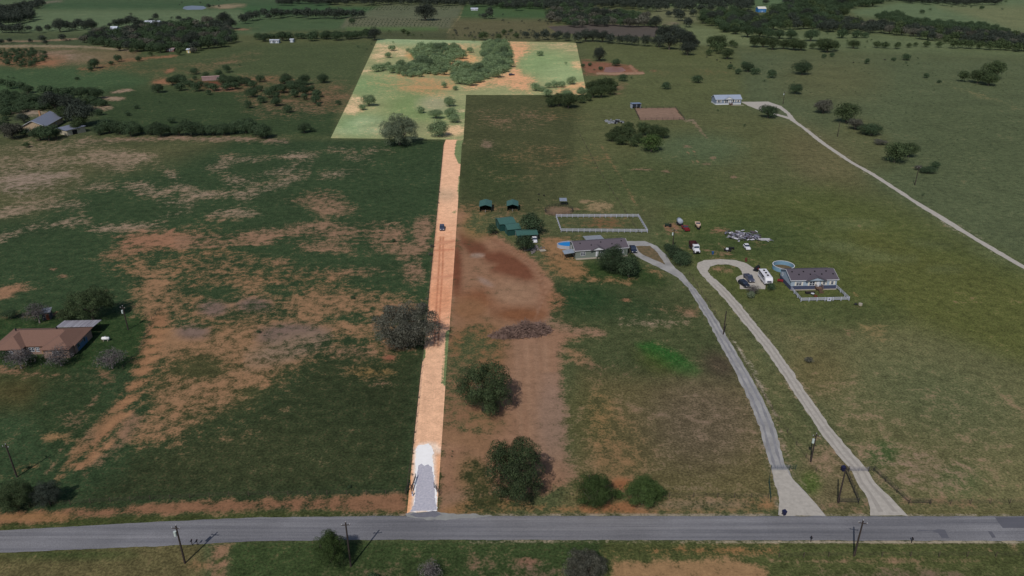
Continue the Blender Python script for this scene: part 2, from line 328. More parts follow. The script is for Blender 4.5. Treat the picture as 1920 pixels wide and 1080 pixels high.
# --- dirt building site to the right of the strip
s(('p', [(820, 966), (829, 810), (848, 540), (856, 402), (870, 400), (878, 428), (925, 444), (975, 470), (1012, 500), (1036, 528), (1032, 560), (1024, 592), (1062, 612), (1118, 622), (1060, 634), (1042, 660), (1044, 740), (1056, 800), (1062, 850), (1078, 890), (1060, 912), (960, 950), (880, 968)]), 1.0, (136, 104, 84), f=12)
s(('e', 990, 700, 45, 110, -6), 1.05, (138, 108, 90), f=40); s(('l', [(868, 410), (870, 440), (940, 462), (1000, 500), (1025, 540), (1020, 590)], 9), 1.1, (140, 106, 86), f=10)
s(('p', [(864, 440), (880, 446), (905, 460), (911, 470), (895, 478), (882, 474), (868, 456)]), 1.1, (106, 70, 54), f=7); s(('p', [(905, 476), (940, 474), (965, 484), (990, 500), (998, 520), (985, 525), (950, 512), (925, 506), (935, 494), (915, 488)]), 1.1, (108, 70, 54), f=9); s(('e', 856, 505, 7, 40), 1.1, (108, 68, 52), f=7)
s(('e', 895, 479, 10, 3), 1.1, (146, 124, 112), f=4); s(('e', 912, 530, 14, 4, 30), 1.1, (144, 120, 108), f=4); s(('e', 905, 560, 34, 12), 1.1, (124, 84, 62), f=12); s(('e', 960, 550, 30, 16), 1.1, (142, 112, 92), f=12); s(('e', 975, 590, 40, 10), 1.1, (118, 80, 58), f=10); s(('e', 905, 620, 40, 16), 1.1, (138, 106, 84), f=12)
for i in range(7): s(('l', [(878 + i * 6, 430 + i * 2), (930 + i * 5, 452 + i * 4), (985 + i * 3, 482 + i * 5), (1018 + i, 520 + i * 6), (1010 - i, 575 + i * 4)], .7), 1.1, (152, 120, 100) if i % 2 else (116, 80, 62), f=2.5, ca=.6)
for i in range(9): s(('l', [(960 + i * 9, 650), (965 + i * 9, 740), (970 + i * 9, 850)], 1), 1.02, (148, 120, 100) if i % 2 else (128, 98, 78), f=6, ca=.35)
for i in range(4): s(('l', [(835, 812 + i * 9), (875, 806 + i * 9), (915, 822 + i * 8), (935, 850 + i * 6)], .9), .98, (148, 116, 92), f=3, ca=.6)
s(('e', 900, 660, 45, 50), .66, (124, 94, 70), f=20); s(('e', 875, 650, 28, 22), .40, (122, 90, 66), f=14); s(('e', 880, 580, 25, 16), .95, (128, 94, 70), f=10)
s(('e', 890, 790, 45, 25), .45, (124, 96, 74), f=16); s(('e', 860, 745, 22, 60), .35, (120, 92, 72), f=14); s(('e', 890, 900, 26, 40, -20), .5, (124, 98, 74), f=14); s(('e', 1035, 780, 20, 60), .98, (136, 110, 96), f=14)
s(('e', 905, 935, 70, 12), .35, TAN, f=10); g(('e', 900, 900, 90, 60), (62, 66, 40), f=20); s(('l', [(835, 810), (900, 830), (930, 850)], 12), .95, (130, 100, 78), f=10)
s(('e', 1045, 575, 12, 18), .5, TAN, f=8)
# --- ground right of the site
g(('p', [(868, 178), (1100, 178), (1140, 400), (1060, 400), (860, 400)]), (66, 72, 48), f=8)
g(('e', 920, 330, 60, 50), (52, 66, 40), .8, f=20); s(('e', 1030, 288, 36, 12, 10), .72, (126, 100, 78), f=10); s(('e', 1045, 305, 20, 8), .6, (122, 92, 70), f=8); s(('e', 975, 300, 60, 30), .22, (120, 96, 72), f=20)
s(('e', 915, 272, 12, 16, -30), .45, (124, 104, 90), f=8); s(('e', 1105, 300, 40, 25), .3, (116, 92, 68), f=14)
s(('e', 1040, 218, 60, 10), .35, (122, 96, 72), f=10); s(('e', 945, 225, 70, 20), .25, TAN, f=14)
g(('p', [(1090, 178), (1500, 230), (1530, 400), (1150, 420), (1060, 395)]), (80, 86, 58), f=20)
g(('e', 1300, 280, 90, 30), (74, 92, 70), .8, f=18); g(('e', 1230, 340, 120, 40), (62, 76, 46), .8, f=30)
g(('e', 1400, 380, 120, 40), (72, 82, 50), f=30); g(('e', 1300, 385, 40, 14), (70, 90, 64), .8, f=14)
for e in [(1249, 322, 9, 3), (1325, 307, 7, 2.5), (1288, 274, 8, 2.5), (1337, 296, 6, 2.5), (1375, 332, 6, 3), (1206, 318, 20, 2)]: s(('e', *e), .85, (126, 104, 88), f=4)
s(('e', 1095, 378, 12, 4), .95, (132, 114, 90), f=4); s(('e', 1125, 388, 24, 10), .95, (136, 118, 92), f=5); s(('e', 1082, 391, 10, 4), .7, TAN, f=5); s(('e', 1048, 396, 26, 9), .95, (112, 94, 78), f=4)
s(('e', 1128, 418, 60, 9), .72, (114, 84, 62), f=10)
s(('l', [(1128, 275), (1165, 335), (1190, 380), (1215, 405)], 1.3), .6, (118, 98, 72), f=3)
s(('l', [(1300, 226), (1325, 258)], 2), .75, (132, 112, 96), f=3); s(('l', [(1293, 222), (1316, 252)], 1.2), .6, (132, 112, 96), f=2.5); s(('l', [(1300, 280), (1309, 306)], 1.2), .8, (130, 108, 84), f=2); s(('l', [(1288, 282), (1301, 306)], 1.0), .6, (130, 108, 84), f=2)
s(('e', 1295, 225, 15, 4), .6, (132, 116, 102), f=4)
s(('p', [(1191, 203), (1266, 202), (1282, 224), (1200, 225)]), 1.3, (126, 104, 92), f=1.5)
g(('p', [(1105, 88), (1400, 95), (1400, 200), (1100, 200)]), (80, 88, 58), f=14)
s(('p', [(1090, 112), (1120, 115), (1180, 122), (1205, 136), (1150, 142), (1095, 140)]), .95, (122, 86, 70), f=5); s(('l', [(1120, 138), (1180, 138), (1206, 137)], 1.8), 1.1, (146, 118, 100), f=2); s(('l', [(1182, 124), (1192, 134)], 2), 1.1, (138, 108, 90), f=2)
s(('e', 1226, 132, 6, 2), .9, (140, 104, 86), f=3); s(('e', 1300, 137, 60, 8), .3, (110, 84, 62), f=10)
s(('e', 1160, 165, 15, 12), .5, (120, 96, 78), f=6)
g(('p', [(1380, 90), (2600, 130), (2600, 520), (1920, 500), (1700, 380), (1490, 240), (1400, 190)]), (76, 88, 66), f=20)
g(('e', 1560, 150, 90, 40), (86, 88, 62), .7, f=30); g(('e', 1820, 260, 120, 70), (72, 84, 62), .8, f=40); g(('e', 1620, 270, 60, 40, 35), (84, 88, 62), .8, f=20)
s(('l', [(1760, 155), (1820, 172), (1900, 200)], 3), .3, (130, 116, 84), f=8)
g(('e', 1540, 300, 90, 45, 35), (92, 88, 64), .9, f=25)
g(('p', [(1250, 400), (1560, 350), (1700, 395), (1920, 510), (2600, 760), (2600, 720), (1700, 640), (1500, 600), (1330, 560)]), (74, 84, 44), f=35)
g(('p', [(1600, 420), (1920, 530), (2600, 760), (2600, 900), (1920, 690), (1700, 600), (1600, 520)]), (80, 86, 42), f=30)
g(('e', 1380, 450, 130, 40), (58, 76, 42), .9, f=30)
for e in [(1560, 460, 30, 6), (1610, 470, 45, 7, 8), (1660, 485, 50, 5), (1745, 458, 30, 4, 8), (1770, 505, 22, 4), (1860, 480, 30, 5, 20), (1600, 420, 50, 8)]: g(('e', *e), (92, 102, 72), .5, f=12)
for e in [(1252, 427, 8, 5, 50), (1268, 426, 9, 5, 40), (1340, 466, 12, 4, 30), (1365, 475, 8, 5, 50), (1350, 478, 6, 4), (1425, 459, 14, 3), (1350, 433, 12, 3), (1397, 473, 5, 2), (1320, 470, 50, 8)]: s(('e', *e), .78, (126, 96, 78), f=5)
s(('e', 1315, 470, 60, 22), .18, TAN, f=16)
# --- near house one
s(('p', [(1012, 435), (1060, 440), (1110, 440), (1105, 450), (1060, 452), (1060, 470), (1100, 512), (1080, 522), (1040, 510), (1015, 480)]), .72, (134, 104, 78), f=10)
s(('e', 1065, 505, 40, 16, 15), .8, (132, 102, 74), f=10); g(('e', 1045, 470, 22, 20), (70, 72, 54), .9, f=8); g(('p', [(1100, 490), (1180, 482), (1260, 530), (1240, 545), (1060, 530)]), (44, 66, 34), f=10)
for e in [(1230, 508, 18, 5, 10), (1223, 483, 14, 5, 30), (1150, 525, 40, 5), (1178, 532, 10, 4), (1240, 523, 6, 2)]: s(('e', *e), .75, (132, 104, 78), f=6)
g(('e', 1205, 470, 24, 12, 20), (76, 80, 50), f=8); s(('e', 1235, 488, 12, 5, 40), .6, TAN, f=6); s(('e', 1352, 505, 18, 5), .7, (130, 104, 82), f=6)
s(('e', 905, 388, 60, 8), .5, (122, 96, 72), f=10); s(('e', 955, 405, 40, 12), .55, (118, 96, 74), f=12); s(('e', 895, 425, 24, 18), .35, (124, 100, 70), f=12); s(('e', 1000, 435, 24, 12), .5, TAN, f=10)
# --- paddock between site and drive
g(('p', [(1040, 530), (1290, 540), (1400, 740), (1330, 720), (1100, 720), (1045, 680)]), (64, 74, 48), f=25)
g(('e', 1100, 562, 75, 32, 6), (38, 62, 38), f=26); g(('e', 1190, 580, 50, 22), (44, 64, 40), .9, f=20); g(('e', 1100, 555, 40, 16), (34, 62, 36), .8, f=16)
s(('e', 1174, 562, 9, 4), 1, (130, 98, 76), f=4); s(('e', 1270, 580, 40, 8, 10), .6, (128, 102, 82), f=9); s(('e', 1290, 585, 16, 10), .7, (128, 102, 82), f=6); s(('e', 1220, 605, 60, 8), .4, PALE, f=10)
s(('l', [(1030, 605), (1080, 617), (1130, 626)], 6), .72, (132, 106, 88), f=8); s(('e', 1045, 565, 18, 20), .55, ORG, f=8)
g(('p', [(1192, 645), (1225, 640), (1270, 660), (1316, 695), (1304, 710), (1270, 705), (1215, 672)]), (34, 84, 30), f=7); g(('e', 1230, 685, 40, 16, 30), (66, 78, 32), .7, f=14)
s(('l', [(1218, 638), (1250, 652), (1262, 660)], 1.6), .6, (128, 110, 84), f=3); s(('p', [(1065, 655), (1090, 658), (1130, 690), (1120, 700), (1085, 690)]), .78, (134, 106, 82), f=10)
g(('p', [(1090, 700), (1330, 720), (1400, 720), (1440, 850), (1460, 940), (1060, 950), (1075, 850)]), (92, 84, 58), f=30)
g(('e', 1320, 790, 100, 80), (94, 82, 70), f=50); g(('e', 1350, 685, 35, 22, 30), (70, 62, 54), f=16); s(('e', 1250, 820, 170, 110), .3, (120, 102, 88), f=50)
s(('e', 1160, 845, 50, 60), .52, (126, 100, 74), f=35); s(('e', 1125, 770, 22, 40), .4, (132, 104, 74), f=20); g(('e', 1100, 780, 45, 60), (78, 78, 48), .8, f=30); s(('e', 1165, 908, 16, 9), 1, (132, 92, 66), f=6)
s(('e', 1180, 700, 60, 14), .4, (120, 92, 80), f=16)
s(('p', [(1000, 940), (1080, 950), (1180, 938), (1460, 936), (1460, 962), (820, 966), (880, 940)]), .6, (130, 100, 72), f=10); s(('e', 1160, 952, 60, 7), .95, (134, 96, 70), f=7)
s(('e', 1300, 945, 90, 8), .6, (126, 108, 88), f=9)
GL = (150, 142, 130)
s(('l', [(1482, 880), (1470, 835), (1445, 760), (1410, 690), (1375, 640)], 3.5), .62, GL, f=4); s(('l', [(1545, 958), (1515, 920), (1490, 890)], 3), .6, GL, f=4); s(('l', [(1461, 955), (1452, 900), (1438, 850), (1408, 752)], 1.5), .5, GL, f=3)
for L_ in ([(1630, 950), (1607, 905), (1568, 850), (1497, 750), (1431, 650), (1370, 575), (1312, 512), (1320, 487)], [(1702, 967), (1665, 930), (1640, 905), (1598, 850), (1521, 750), (1453, 650), (1392, 575), (1331, 516)]): s(('l', L_, 1.5), .5, GL, f=3)
s(('l', [(1640, 890), (1700, 942)], 2.5), .5, (160, 154, 136), f=3); s(('l', [(1590, 890), (1625, 950)], 2.5), .45, (160, 154, 136), f=3)
for L_ in ([(1502, 232), (1600, 300), (1715, 373), (1830, 441), (1920, 496)], [(1502, 241), (1600, 310), (1715, 384), (1815, 446), (1920, 507)]): s(('l', L_, 1), .4, GL, f=2.5)
# --- between the two drives, and the right pasture
g(('p', [(1290, 520), (1325, 520), (1490, 760), (1630, 966), (1545, 966), (1470, 860), (1420, 720)]), (84, 88, 60), f=10); g(('e', 1560, 900, 60, 60), (100, 92, 70), f=25); g(('e', 1520, 905, 20, 22), (74, 90, 42), f=10)
s(('e', 1590, 950, 50, 12), .7, (120, 92, 76), f=8); s(('e', 1540, 870, 30, 40, -20), .35, (128, 110, 92), f=14)
g(('p', [(1420, 590), (1700, 610), (1900, 690), (2600, 900), (2600, 990), (1700, 965), (1560, 780)]), (98, 96, 68), f=45)
g(('e', 1760, 740, 160, 70, 15), (84, 92, 66), .8, f=60); g(('e', 1530, 700, 60, 40), (94, 86, 58), .8, f=30); g(('e', 1560, 590, 120, 25), (68, 80, 46), .8, f=25)
s(('e', 1700, 820, 220, 110), .30, (132, 110, 92), f=60); s(('e', 1720, 880, 70, 30), .5, (132, 112, 96), f=25); g(('e', 1655, 850, 30, 24), (62, 86, 48), .9, f=12); g(('e', 1800, 900, 40, 30), (74, 92, 58), .6, f=20)
s(('e', 1640, 620, 30, 22), .5, (124, 108, 78), f=14); s(('e', 1590, 625, 12, 6), .6, TAN, f=6); s(('e', 1500, 635, 60, 8, 8), .4, (126, 104, 80), f=10); s(('e', 1611, 574, 10, 3), .9, (130, 104, 88), f=4); s(('e', 1475, 575, 0.1, 0.1), 0, f=1)
s(('l', [(1595, 537), (1605, 553), (1612, 562)], 1), .7, (128, 110, 74), f=2.5)
g(('p', [(1680, 955), (2600, 960), (2600, 968), (1460, 966)]), (92, 88, 60), f=8)
s(('e', 1800, 945, 160, 8), .5, (124, 100, 80), f=8)
# --- south of the road
g(('p', [(-500, 1040), (380, 1020), (390, 1500), (-500, 1500)]), (88, 82, 56), f=8); g(('e', 120, 1040, 130, 10), (60, 72, 40), f=10)
g(('p', [(430, 1015), (1150, 1012), (1150, 1500), (430, 1500)]), (50, 68, 38), f=10); s(('e', 700, 1075, 120, 26), .45, (104, 86, 72), f=20); s(('e', 870, 1060, 90, 28), .35, (116, 92, 78), f=20); s(('e', 1010, 1075, 45, 20), .5, (108, 88, 76), f=15)
s(('e', 990, 1052, 14, 6), .8, (124, 94, 80), f=6); s(('e', 370, 1060, 30, 8), .7, (126, 100, 74), f=8)
s(('p', [(392, 1020), (432, 1018), (425, 1100), (440, 1500), (380, 1500), (396, 1100)]), .8, (132, 104, 84), f=8); g(('l', [(411, 1040), (414, 1300)], 4), (74, 80, 46), f=4); s(('l', [(411, 1046), (414, 1300)], 3), .2, f=4)
g(('p', [(1130, 1014), (2600, 1014), (2600, 1500), (1130, 1500)]), (70, 78, 44), f=8)
s(('e', 1290, 1032, 160, 7), .75, (134, 100, 70), f=8); s(('p', [(1150, 1052), (1380, 1048), (1440, 1070), (1440, 1200), (1130, 1200)]), .95, (140, 112, 84), f=9); s(('l', [(1450, 1052), (1920, 1050)], 2), .6, (126, 104, 84), f=5)
s(('e', 1700, 1080, 200, 12), .45, (106, 90, 76), f=12); s(('e', 1860, 1030, 80, 5), .5, TAN, f=6)
# pale shoulder of the road
s(('l', [(480, 969), (960, 967), (1400, 967), (1920, 967), (2400, 967)], 1.6), .85, (138, 130, 118), f=3); s(('l', [(880, 1014), (1300, 1014), (1920, 1018), (2400, 1020)], 2.2), .95, (146, 138, 124), f=3)
s(('e', 1840, 1015, 60, 4), 1, (150, 142, 126), f=4)
GM = ground_mat("pasture_ground")
ground = grid_mesh("ground", XX, YY, np.zeros_like(XX), nr, nc, GM); P.apply(ground.data); tag(ground, kind='structure')

# --- surveyed lot, highlight painted into its colours: wide pasture plus the narrow access strip
def px_grid(rows, ncol, nrow_px, z):       # rows: list of (left u, left v, right u, right v); returns arrays
    X = []; Y = []; n = 0
    for (a, b) in zip(rows[:-1], rows[1:]):
        k = max(2, int(abs(b[1] - a[1]) / nrow_px)); last = b is rows[-1]
        for i in range(k + (1 if last else 0)):
            t = i / k; r = [a[j] * (1 - t) + b[j] * t for j in range(4)]
            for j in range(ncol + 1):
                q = j / ncol; p = G(r[0] * (1 - q) + r[2] * q, r[1] * (1 - q) + r[3] * q); X.append(p.x); Y.append(p.y)
            n += 1
    return np.array(X), np.array(Y), n, ncol + 1
LG, LS = (138, 146, 106), (206, 160, 124)  # lot grass and soil, lifted by the painted highlight
LM = ground_mat("highlit_lot_ground", tuft=.55)
def lot_sheet(name, rows, ncol, step, z, painter):
    X, Y, a, b = px_grid(rows, ncol, step, z)
    o = grid_mesh(name, X[::1], Y[::1], np.full_like(X, z), a, b, LM)
    me = o.data; me.flip_normals() if me.polygons[0].normal.z < 0 else None
    p = Paint(X, Y, LG, LS); painter(p); p.g *= np.array((1.03, 1.0, 1.08)); p.apply(me); return tag(o, kind='structure')
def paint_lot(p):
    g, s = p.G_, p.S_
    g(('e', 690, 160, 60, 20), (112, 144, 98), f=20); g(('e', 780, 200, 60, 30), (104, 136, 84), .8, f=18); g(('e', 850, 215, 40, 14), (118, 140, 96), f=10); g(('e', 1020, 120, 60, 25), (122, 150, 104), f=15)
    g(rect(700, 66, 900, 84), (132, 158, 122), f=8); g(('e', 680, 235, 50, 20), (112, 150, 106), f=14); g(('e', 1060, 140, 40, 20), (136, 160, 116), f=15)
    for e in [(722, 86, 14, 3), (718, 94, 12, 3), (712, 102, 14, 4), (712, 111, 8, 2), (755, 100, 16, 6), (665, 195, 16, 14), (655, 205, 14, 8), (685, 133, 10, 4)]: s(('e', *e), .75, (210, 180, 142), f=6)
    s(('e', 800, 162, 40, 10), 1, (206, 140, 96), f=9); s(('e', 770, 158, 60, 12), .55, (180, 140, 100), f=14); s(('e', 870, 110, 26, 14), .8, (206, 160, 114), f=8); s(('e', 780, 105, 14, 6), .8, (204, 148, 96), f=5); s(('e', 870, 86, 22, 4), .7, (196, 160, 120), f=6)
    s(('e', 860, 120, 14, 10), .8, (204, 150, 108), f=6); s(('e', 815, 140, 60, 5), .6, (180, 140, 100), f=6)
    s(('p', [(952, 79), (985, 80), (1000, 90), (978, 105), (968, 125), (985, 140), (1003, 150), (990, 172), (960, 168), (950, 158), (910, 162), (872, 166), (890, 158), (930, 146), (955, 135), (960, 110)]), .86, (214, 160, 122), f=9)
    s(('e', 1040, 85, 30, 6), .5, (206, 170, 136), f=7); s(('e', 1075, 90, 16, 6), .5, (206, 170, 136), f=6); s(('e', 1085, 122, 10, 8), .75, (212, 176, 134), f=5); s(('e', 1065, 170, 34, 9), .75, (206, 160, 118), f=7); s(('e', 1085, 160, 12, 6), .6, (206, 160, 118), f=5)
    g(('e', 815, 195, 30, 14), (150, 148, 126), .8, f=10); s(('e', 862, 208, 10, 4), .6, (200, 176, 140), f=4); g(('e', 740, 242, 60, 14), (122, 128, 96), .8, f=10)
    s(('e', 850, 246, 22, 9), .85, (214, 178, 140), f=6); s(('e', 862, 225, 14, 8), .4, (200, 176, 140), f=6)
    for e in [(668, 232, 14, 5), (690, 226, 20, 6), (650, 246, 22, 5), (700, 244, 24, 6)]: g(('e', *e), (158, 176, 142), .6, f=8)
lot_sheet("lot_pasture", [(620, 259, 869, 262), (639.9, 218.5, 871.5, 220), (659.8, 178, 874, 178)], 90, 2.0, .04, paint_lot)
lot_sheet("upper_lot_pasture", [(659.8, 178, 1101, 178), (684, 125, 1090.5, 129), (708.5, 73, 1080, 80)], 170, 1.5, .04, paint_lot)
def paint_strip(p):  # orange sandy track, brightened by the same painted highlight
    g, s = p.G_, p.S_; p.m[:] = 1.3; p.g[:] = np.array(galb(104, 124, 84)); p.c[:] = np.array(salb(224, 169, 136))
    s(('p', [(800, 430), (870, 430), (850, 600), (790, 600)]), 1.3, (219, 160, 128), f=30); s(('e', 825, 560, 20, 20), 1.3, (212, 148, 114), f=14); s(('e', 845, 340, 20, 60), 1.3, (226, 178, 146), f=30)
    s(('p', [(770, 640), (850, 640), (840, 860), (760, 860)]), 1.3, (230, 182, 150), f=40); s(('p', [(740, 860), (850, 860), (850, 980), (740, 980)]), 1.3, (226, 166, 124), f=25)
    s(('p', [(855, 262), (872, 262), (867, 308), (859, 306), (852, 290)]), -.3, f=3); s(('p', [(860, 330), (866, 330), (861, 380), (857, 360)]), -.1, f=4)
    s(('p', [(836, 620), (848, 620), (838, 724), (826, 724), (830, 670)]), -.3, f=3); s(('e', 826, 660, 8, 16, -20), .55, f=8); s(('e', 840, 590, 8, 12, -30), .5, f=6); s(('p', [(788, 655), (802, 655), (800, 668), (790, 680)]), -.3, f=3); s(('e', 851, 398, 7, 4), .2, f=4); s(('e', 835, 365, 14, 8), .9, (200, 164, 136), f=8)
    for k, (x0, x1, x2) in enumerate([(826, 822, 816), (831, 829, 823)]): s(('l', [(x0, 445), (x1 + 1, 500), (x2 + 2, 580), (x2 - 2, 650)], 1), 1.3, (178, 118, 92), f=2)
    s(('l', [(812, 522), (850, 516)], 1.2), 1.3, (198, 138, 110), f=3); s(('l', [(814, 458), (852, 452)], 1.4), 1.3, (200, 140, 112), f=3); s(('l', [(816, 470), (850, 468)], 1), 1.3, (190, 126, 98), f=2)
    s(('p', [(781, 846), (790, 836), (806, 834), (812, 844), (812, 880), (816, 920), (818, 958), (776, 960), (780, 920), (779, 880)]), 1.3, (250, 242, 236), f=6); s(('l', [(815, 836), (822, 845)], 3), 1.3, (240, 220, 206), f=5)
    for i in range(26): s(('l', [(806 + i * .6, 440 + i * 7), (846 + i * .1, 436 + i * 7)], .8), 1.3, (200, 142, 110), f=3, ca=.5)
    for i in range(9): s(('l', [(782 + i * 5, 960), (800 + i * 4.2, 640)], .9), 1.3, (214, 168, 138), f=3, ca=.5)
lot_sheet("dirt_access_strip", [(763, 963, 819.3, 958), (778, 810, 829.5, 810), (789.5, 700, 836.5, 700), (797, 640, 841, 640), (806, 540, 848.3, 540), (813, 470, 853, 470), (820, 400, 857.5, 400), (832.2, 272, 866, 270), (836, 262, 869, 262)], 26, 2.0, .05, paint_strip)

# ------------------------------------------------------------------ road, drives, gravel: ragged sheets surveyed from their edges
def sheet(name, pts, z, m, jit=.18, seg=1.2, seed=1, kind='structure', label=None):
    rr = random.Random(seed); W = [G(*p) for p in pts]; out = []
    for a, b in zip(W, W[1:] + W[:1]):
        n = max(1, int((b - a).length / seg)); nn = Vector((-(b - a).y, (b - a).x, 0)).normalized()
        for i in range(n):
            q = a.lerp(b, i / n); j = jit * (mnoise.noise(q * .35) * 1.2 + rr.uniform(-.6, .6)); out.append(q + nn * j)
    bm = bmesh.new(); vs = [bm.verts.new((p.x, p.y, z)) for p in out]
    es = [bm.edges.new((vs[i], vs[(i + 1) % len(vs)])) for i in range(len(vs))]
    bmesh.ops.triangle_fill(bm, use_beauty=True, edges=es)
    bmesh.ops.recalc_face_normals(bm, faces=bm.faces)
    for f in bm.faces:
        if f.normal.z < 0: f.normal_flip()
    me = bpy.data.meshes.new(name); bm.to_mesh(me); bm.free(); me.materials.append(m)
    o = bpy.data.objects.new(name, me); COL.objects.link(o); return tag(o, label, kind=kind)

def asphalt():
    m = M("asphalt_chipseal", alb(92, 92, 98), rough=.85, var=.10, scale=.5, stretch=(.03, 1.7, 1), bump=.05, c2=alb(124, 123, 126)); t = m.node_tree; N = t.nodes; L = t.links
    b = N["Principled BSDF"]; src = b.inputs["Base Color"].links[0].from_socket
    tc = N.new("ShaderNodeTexCoord"); n = N.new("ShaderNodeTexNoise"); n.inputs["Scale"].default_value = 6; n.inputs["Detail"].default_value = 4; L.new(tc.outputs["Object"], n.inputs[0])
    n2 = N.new("ShaderNodeTexNoise"); n2.inputs["Scale"].default_value = .06; n2.inputs["Detail"].default_value = 5; L.new(tc.outputs["Object"], n2.inputs[0])
    a = N.new("ShaderNodeMapRange"); a.inputs[1].default_value = .3; a.inputs[2].default_value = .7; a.inputs[3].default_value = .80; a.inputs[4].default_value = 1.2; L.new(n.outputs[0], a.inputs[0])
    c = N.new("ShaderNodeMapRange"); c.inputs[1].default_value = .35; c.inputs[2].default_value = .65; c.inputs[3].default_value = .85; c.inputs[4].default_value = 1.1; L.new(n2.outputs[0], c.inputs[0])
    q = N.new("ShaderNodeMath"); q.operation = 'MULTIPLY'; L.new(a.outputs[0], q.inputs[0]); L.new(c.outputs[0], q.inputs[1])
    v = N.new("ShaderNodeVectorMath"); v.operation = 'SCALE'; L.new(src, v.inputs[0]); L.new(q.outputs[0], v.inputs["Scale"]); L.new(v.outputs[0], b.inputs["Base Color"]); return m
ASPH = asphalt()
GRAV = M("pale_limestone_gravel", alb(160, 154, 146), rough=.95, var=.16, scale=.9, bump=.25)
GRAVG = M("worn_grey_drive", alb(136, 134, 134), rough=.9, var=.22, scale=.22, bump=.1, c2=alb(158, 156, 154))
top = [(-700, 1032), (0, 995), (300, 978.5), (480, 970.5), (700, 968), (1200, 968), (1920, 968.5), (2700, 969)]
bot = [(2700, 1016), (1920, 1014.5), (1200, 1013), (700, 1012.5), (480, 1015), (300, 1024), (0, 1037), (-700, 1078)]
sheet("road", top + bot, .060, ASPH, jit=.10, seg=.9)
mark = M("worn_road_paint", alb(146, 144, 142), rough=.8, var=.2, scale=.4, stretch=(.1, 3, 1), c2=alb(112, 112, 120))
sheet("centre_line", [(1060, 989.2), (1300, 989.4), (1500, 989.6), (1500, 990.6), (1300, 990.6), (1060, 990.2)], .066, mark, jit=.02, seg=1.5)
dark = M("road_tar_patch", alb(86, 86, 93), rough=.8, var=.12, scale=.5, stretch=(.2, 3, 1))
sheet("asphalt_patch", [(1865, 970), (2700, 970.5), (2700, 991), (1880, 990.5)], .066, dark, jit=.08)
sheet("tyre_mark", [(1720, 994), (1772, 993.5), (1780, 1010), (1762, 1009), (1758, 999), (1722, 997)], .066, dark, jit=.45, seed=3)
sheet("tar_streak", [(1852, 996), (1859, 997), (1867, 1008), (1860, 1009)], .066, dark, jit=.08)
# grey drive from the road up to the first house, with its loop
sheet("driveway", [(1460, 966), (1462, 940), (1458, 925), (1451, 900), (1446, 875), (1436, 848), (1423, 800), (1404, 750), (1380, 700), (1352, 650), (1326, 600), (1302, 560), (1290, 540), (1272, 522), (1255, 512),
      (1230, 499), (1210, 490), (1192, 480), (1186, 474), (1174, 456), (1172, 452), (1208, 452), (1231, 461), (1246, 475), (1256, 489), (1266, 503), (1279, 512), (1288, 525), (1304, 542), (1318, 560), (1344, 600), (1374, 650), (1404, 700), (1432, 750), (1453, 800), (1466, 848), (1473, 875), (1488, 900), (1512, 925), (1530, 945), (1548, 967)], .030, GRAVG, jit=.22, seed=5)
sheet("loop_island_grass", [(1192, 461.5), (1219, 461), (1232, 473), (1246, 494), (1247, 496), (1225, 486), (1205, 478), (1197, 470)], .042, M("island_grass", alb(80, 82, 54), var=.35, scale=.8, c2=alb(120, 98, 72)), jit=.2)
sheet("driveway_apron", [(1461, 967), (1461, 945), (1459, 928), (1451, 900), (1448, 882), (1475, 882), (1488, 900), (1512, 925), (1530, 945), (1546, 967)], .036, GRAV, jit=.2, seed=8)
# pale gravel drive to the second house, hooked round like a cane
sheet("gravel_driveway", [(1632, 967), (1630, 945), (1622, 925), (1607, 905), (1598, 885), (1567, 850), (1531, 800), (1497, 750), (1465, 700), (1430, 650), (1389, 600), (1370, 575), (1348, 550), (1329, 530), (1312, 512), (1306, 500), (1308, 493), (1320, 488), (1350, 486), (1380, 488), (1400, 494), (1414, 503), (1428, 518), (1438, 530), (1434, 542),
      (1388, 542), (1386, 532), (1379, 523), (1383, 518), (1392, 515), (1391, 509), (1383, 501), (1366, 496), (1346, 496), (1332, 500), (1327, 508), (1331, 516), (1353, 533), (1369, 550), (1392, 575), (1411, 600), (1453, 650), (1488, 700), (1521, 750), (1557, 800), (1598, 850), (1628, 882), (1640, 905), (1665, 930), (1702, 967)], .032, GRAV, jit=.22, seed=9)
RUT = M("gravel_wheel_rut", alb(146, 140, 133), rough=.95, var=.12, scale=.7)
def ruts(name, rows, mt):
    for q0, q1, sd_ in ((.20, .36, 3), (.64, .80, 4)):
        Lp = [(l + (r_ - l) * q0, v) for v, l, r_ in rows]; Rp = [(l + (r_ - l) * q1, v) for v, l, r_ in rows]; sheet(name, Lp + Rp[::-1], .040, mt, jit=.16, seg=.8, seed=sd_)
ruts("gravel_wheel_rut", [(960, 1634, 1696), (930, 1623, 1665), (905, 1607, 1640), (885, 1599, 1628), (850, 1568, 1598), (800, 1531, 1557), (750, 1497, 1521), (700, 1465, 1488), (650, 1431, 1453), (600, 1389, 1411), (575, 1370, 1392), (550, 1349, 1369), (532, 1330, 1353)], RUT)
ruts("drive_wheel_rut", [(878, 1447, 1473), (850, 1436, 1466), (800, 1423, 1453), (750, 1404, 1432), (700, 1380, 1404), (650, 1353, 1374), (600, 1326, 1344), (560, 1302, 1318), (530, 1282, 1296)], M("drive_wheel_rut", alb(124, 123, 126), rough=.9, var=.2, scale=.3))
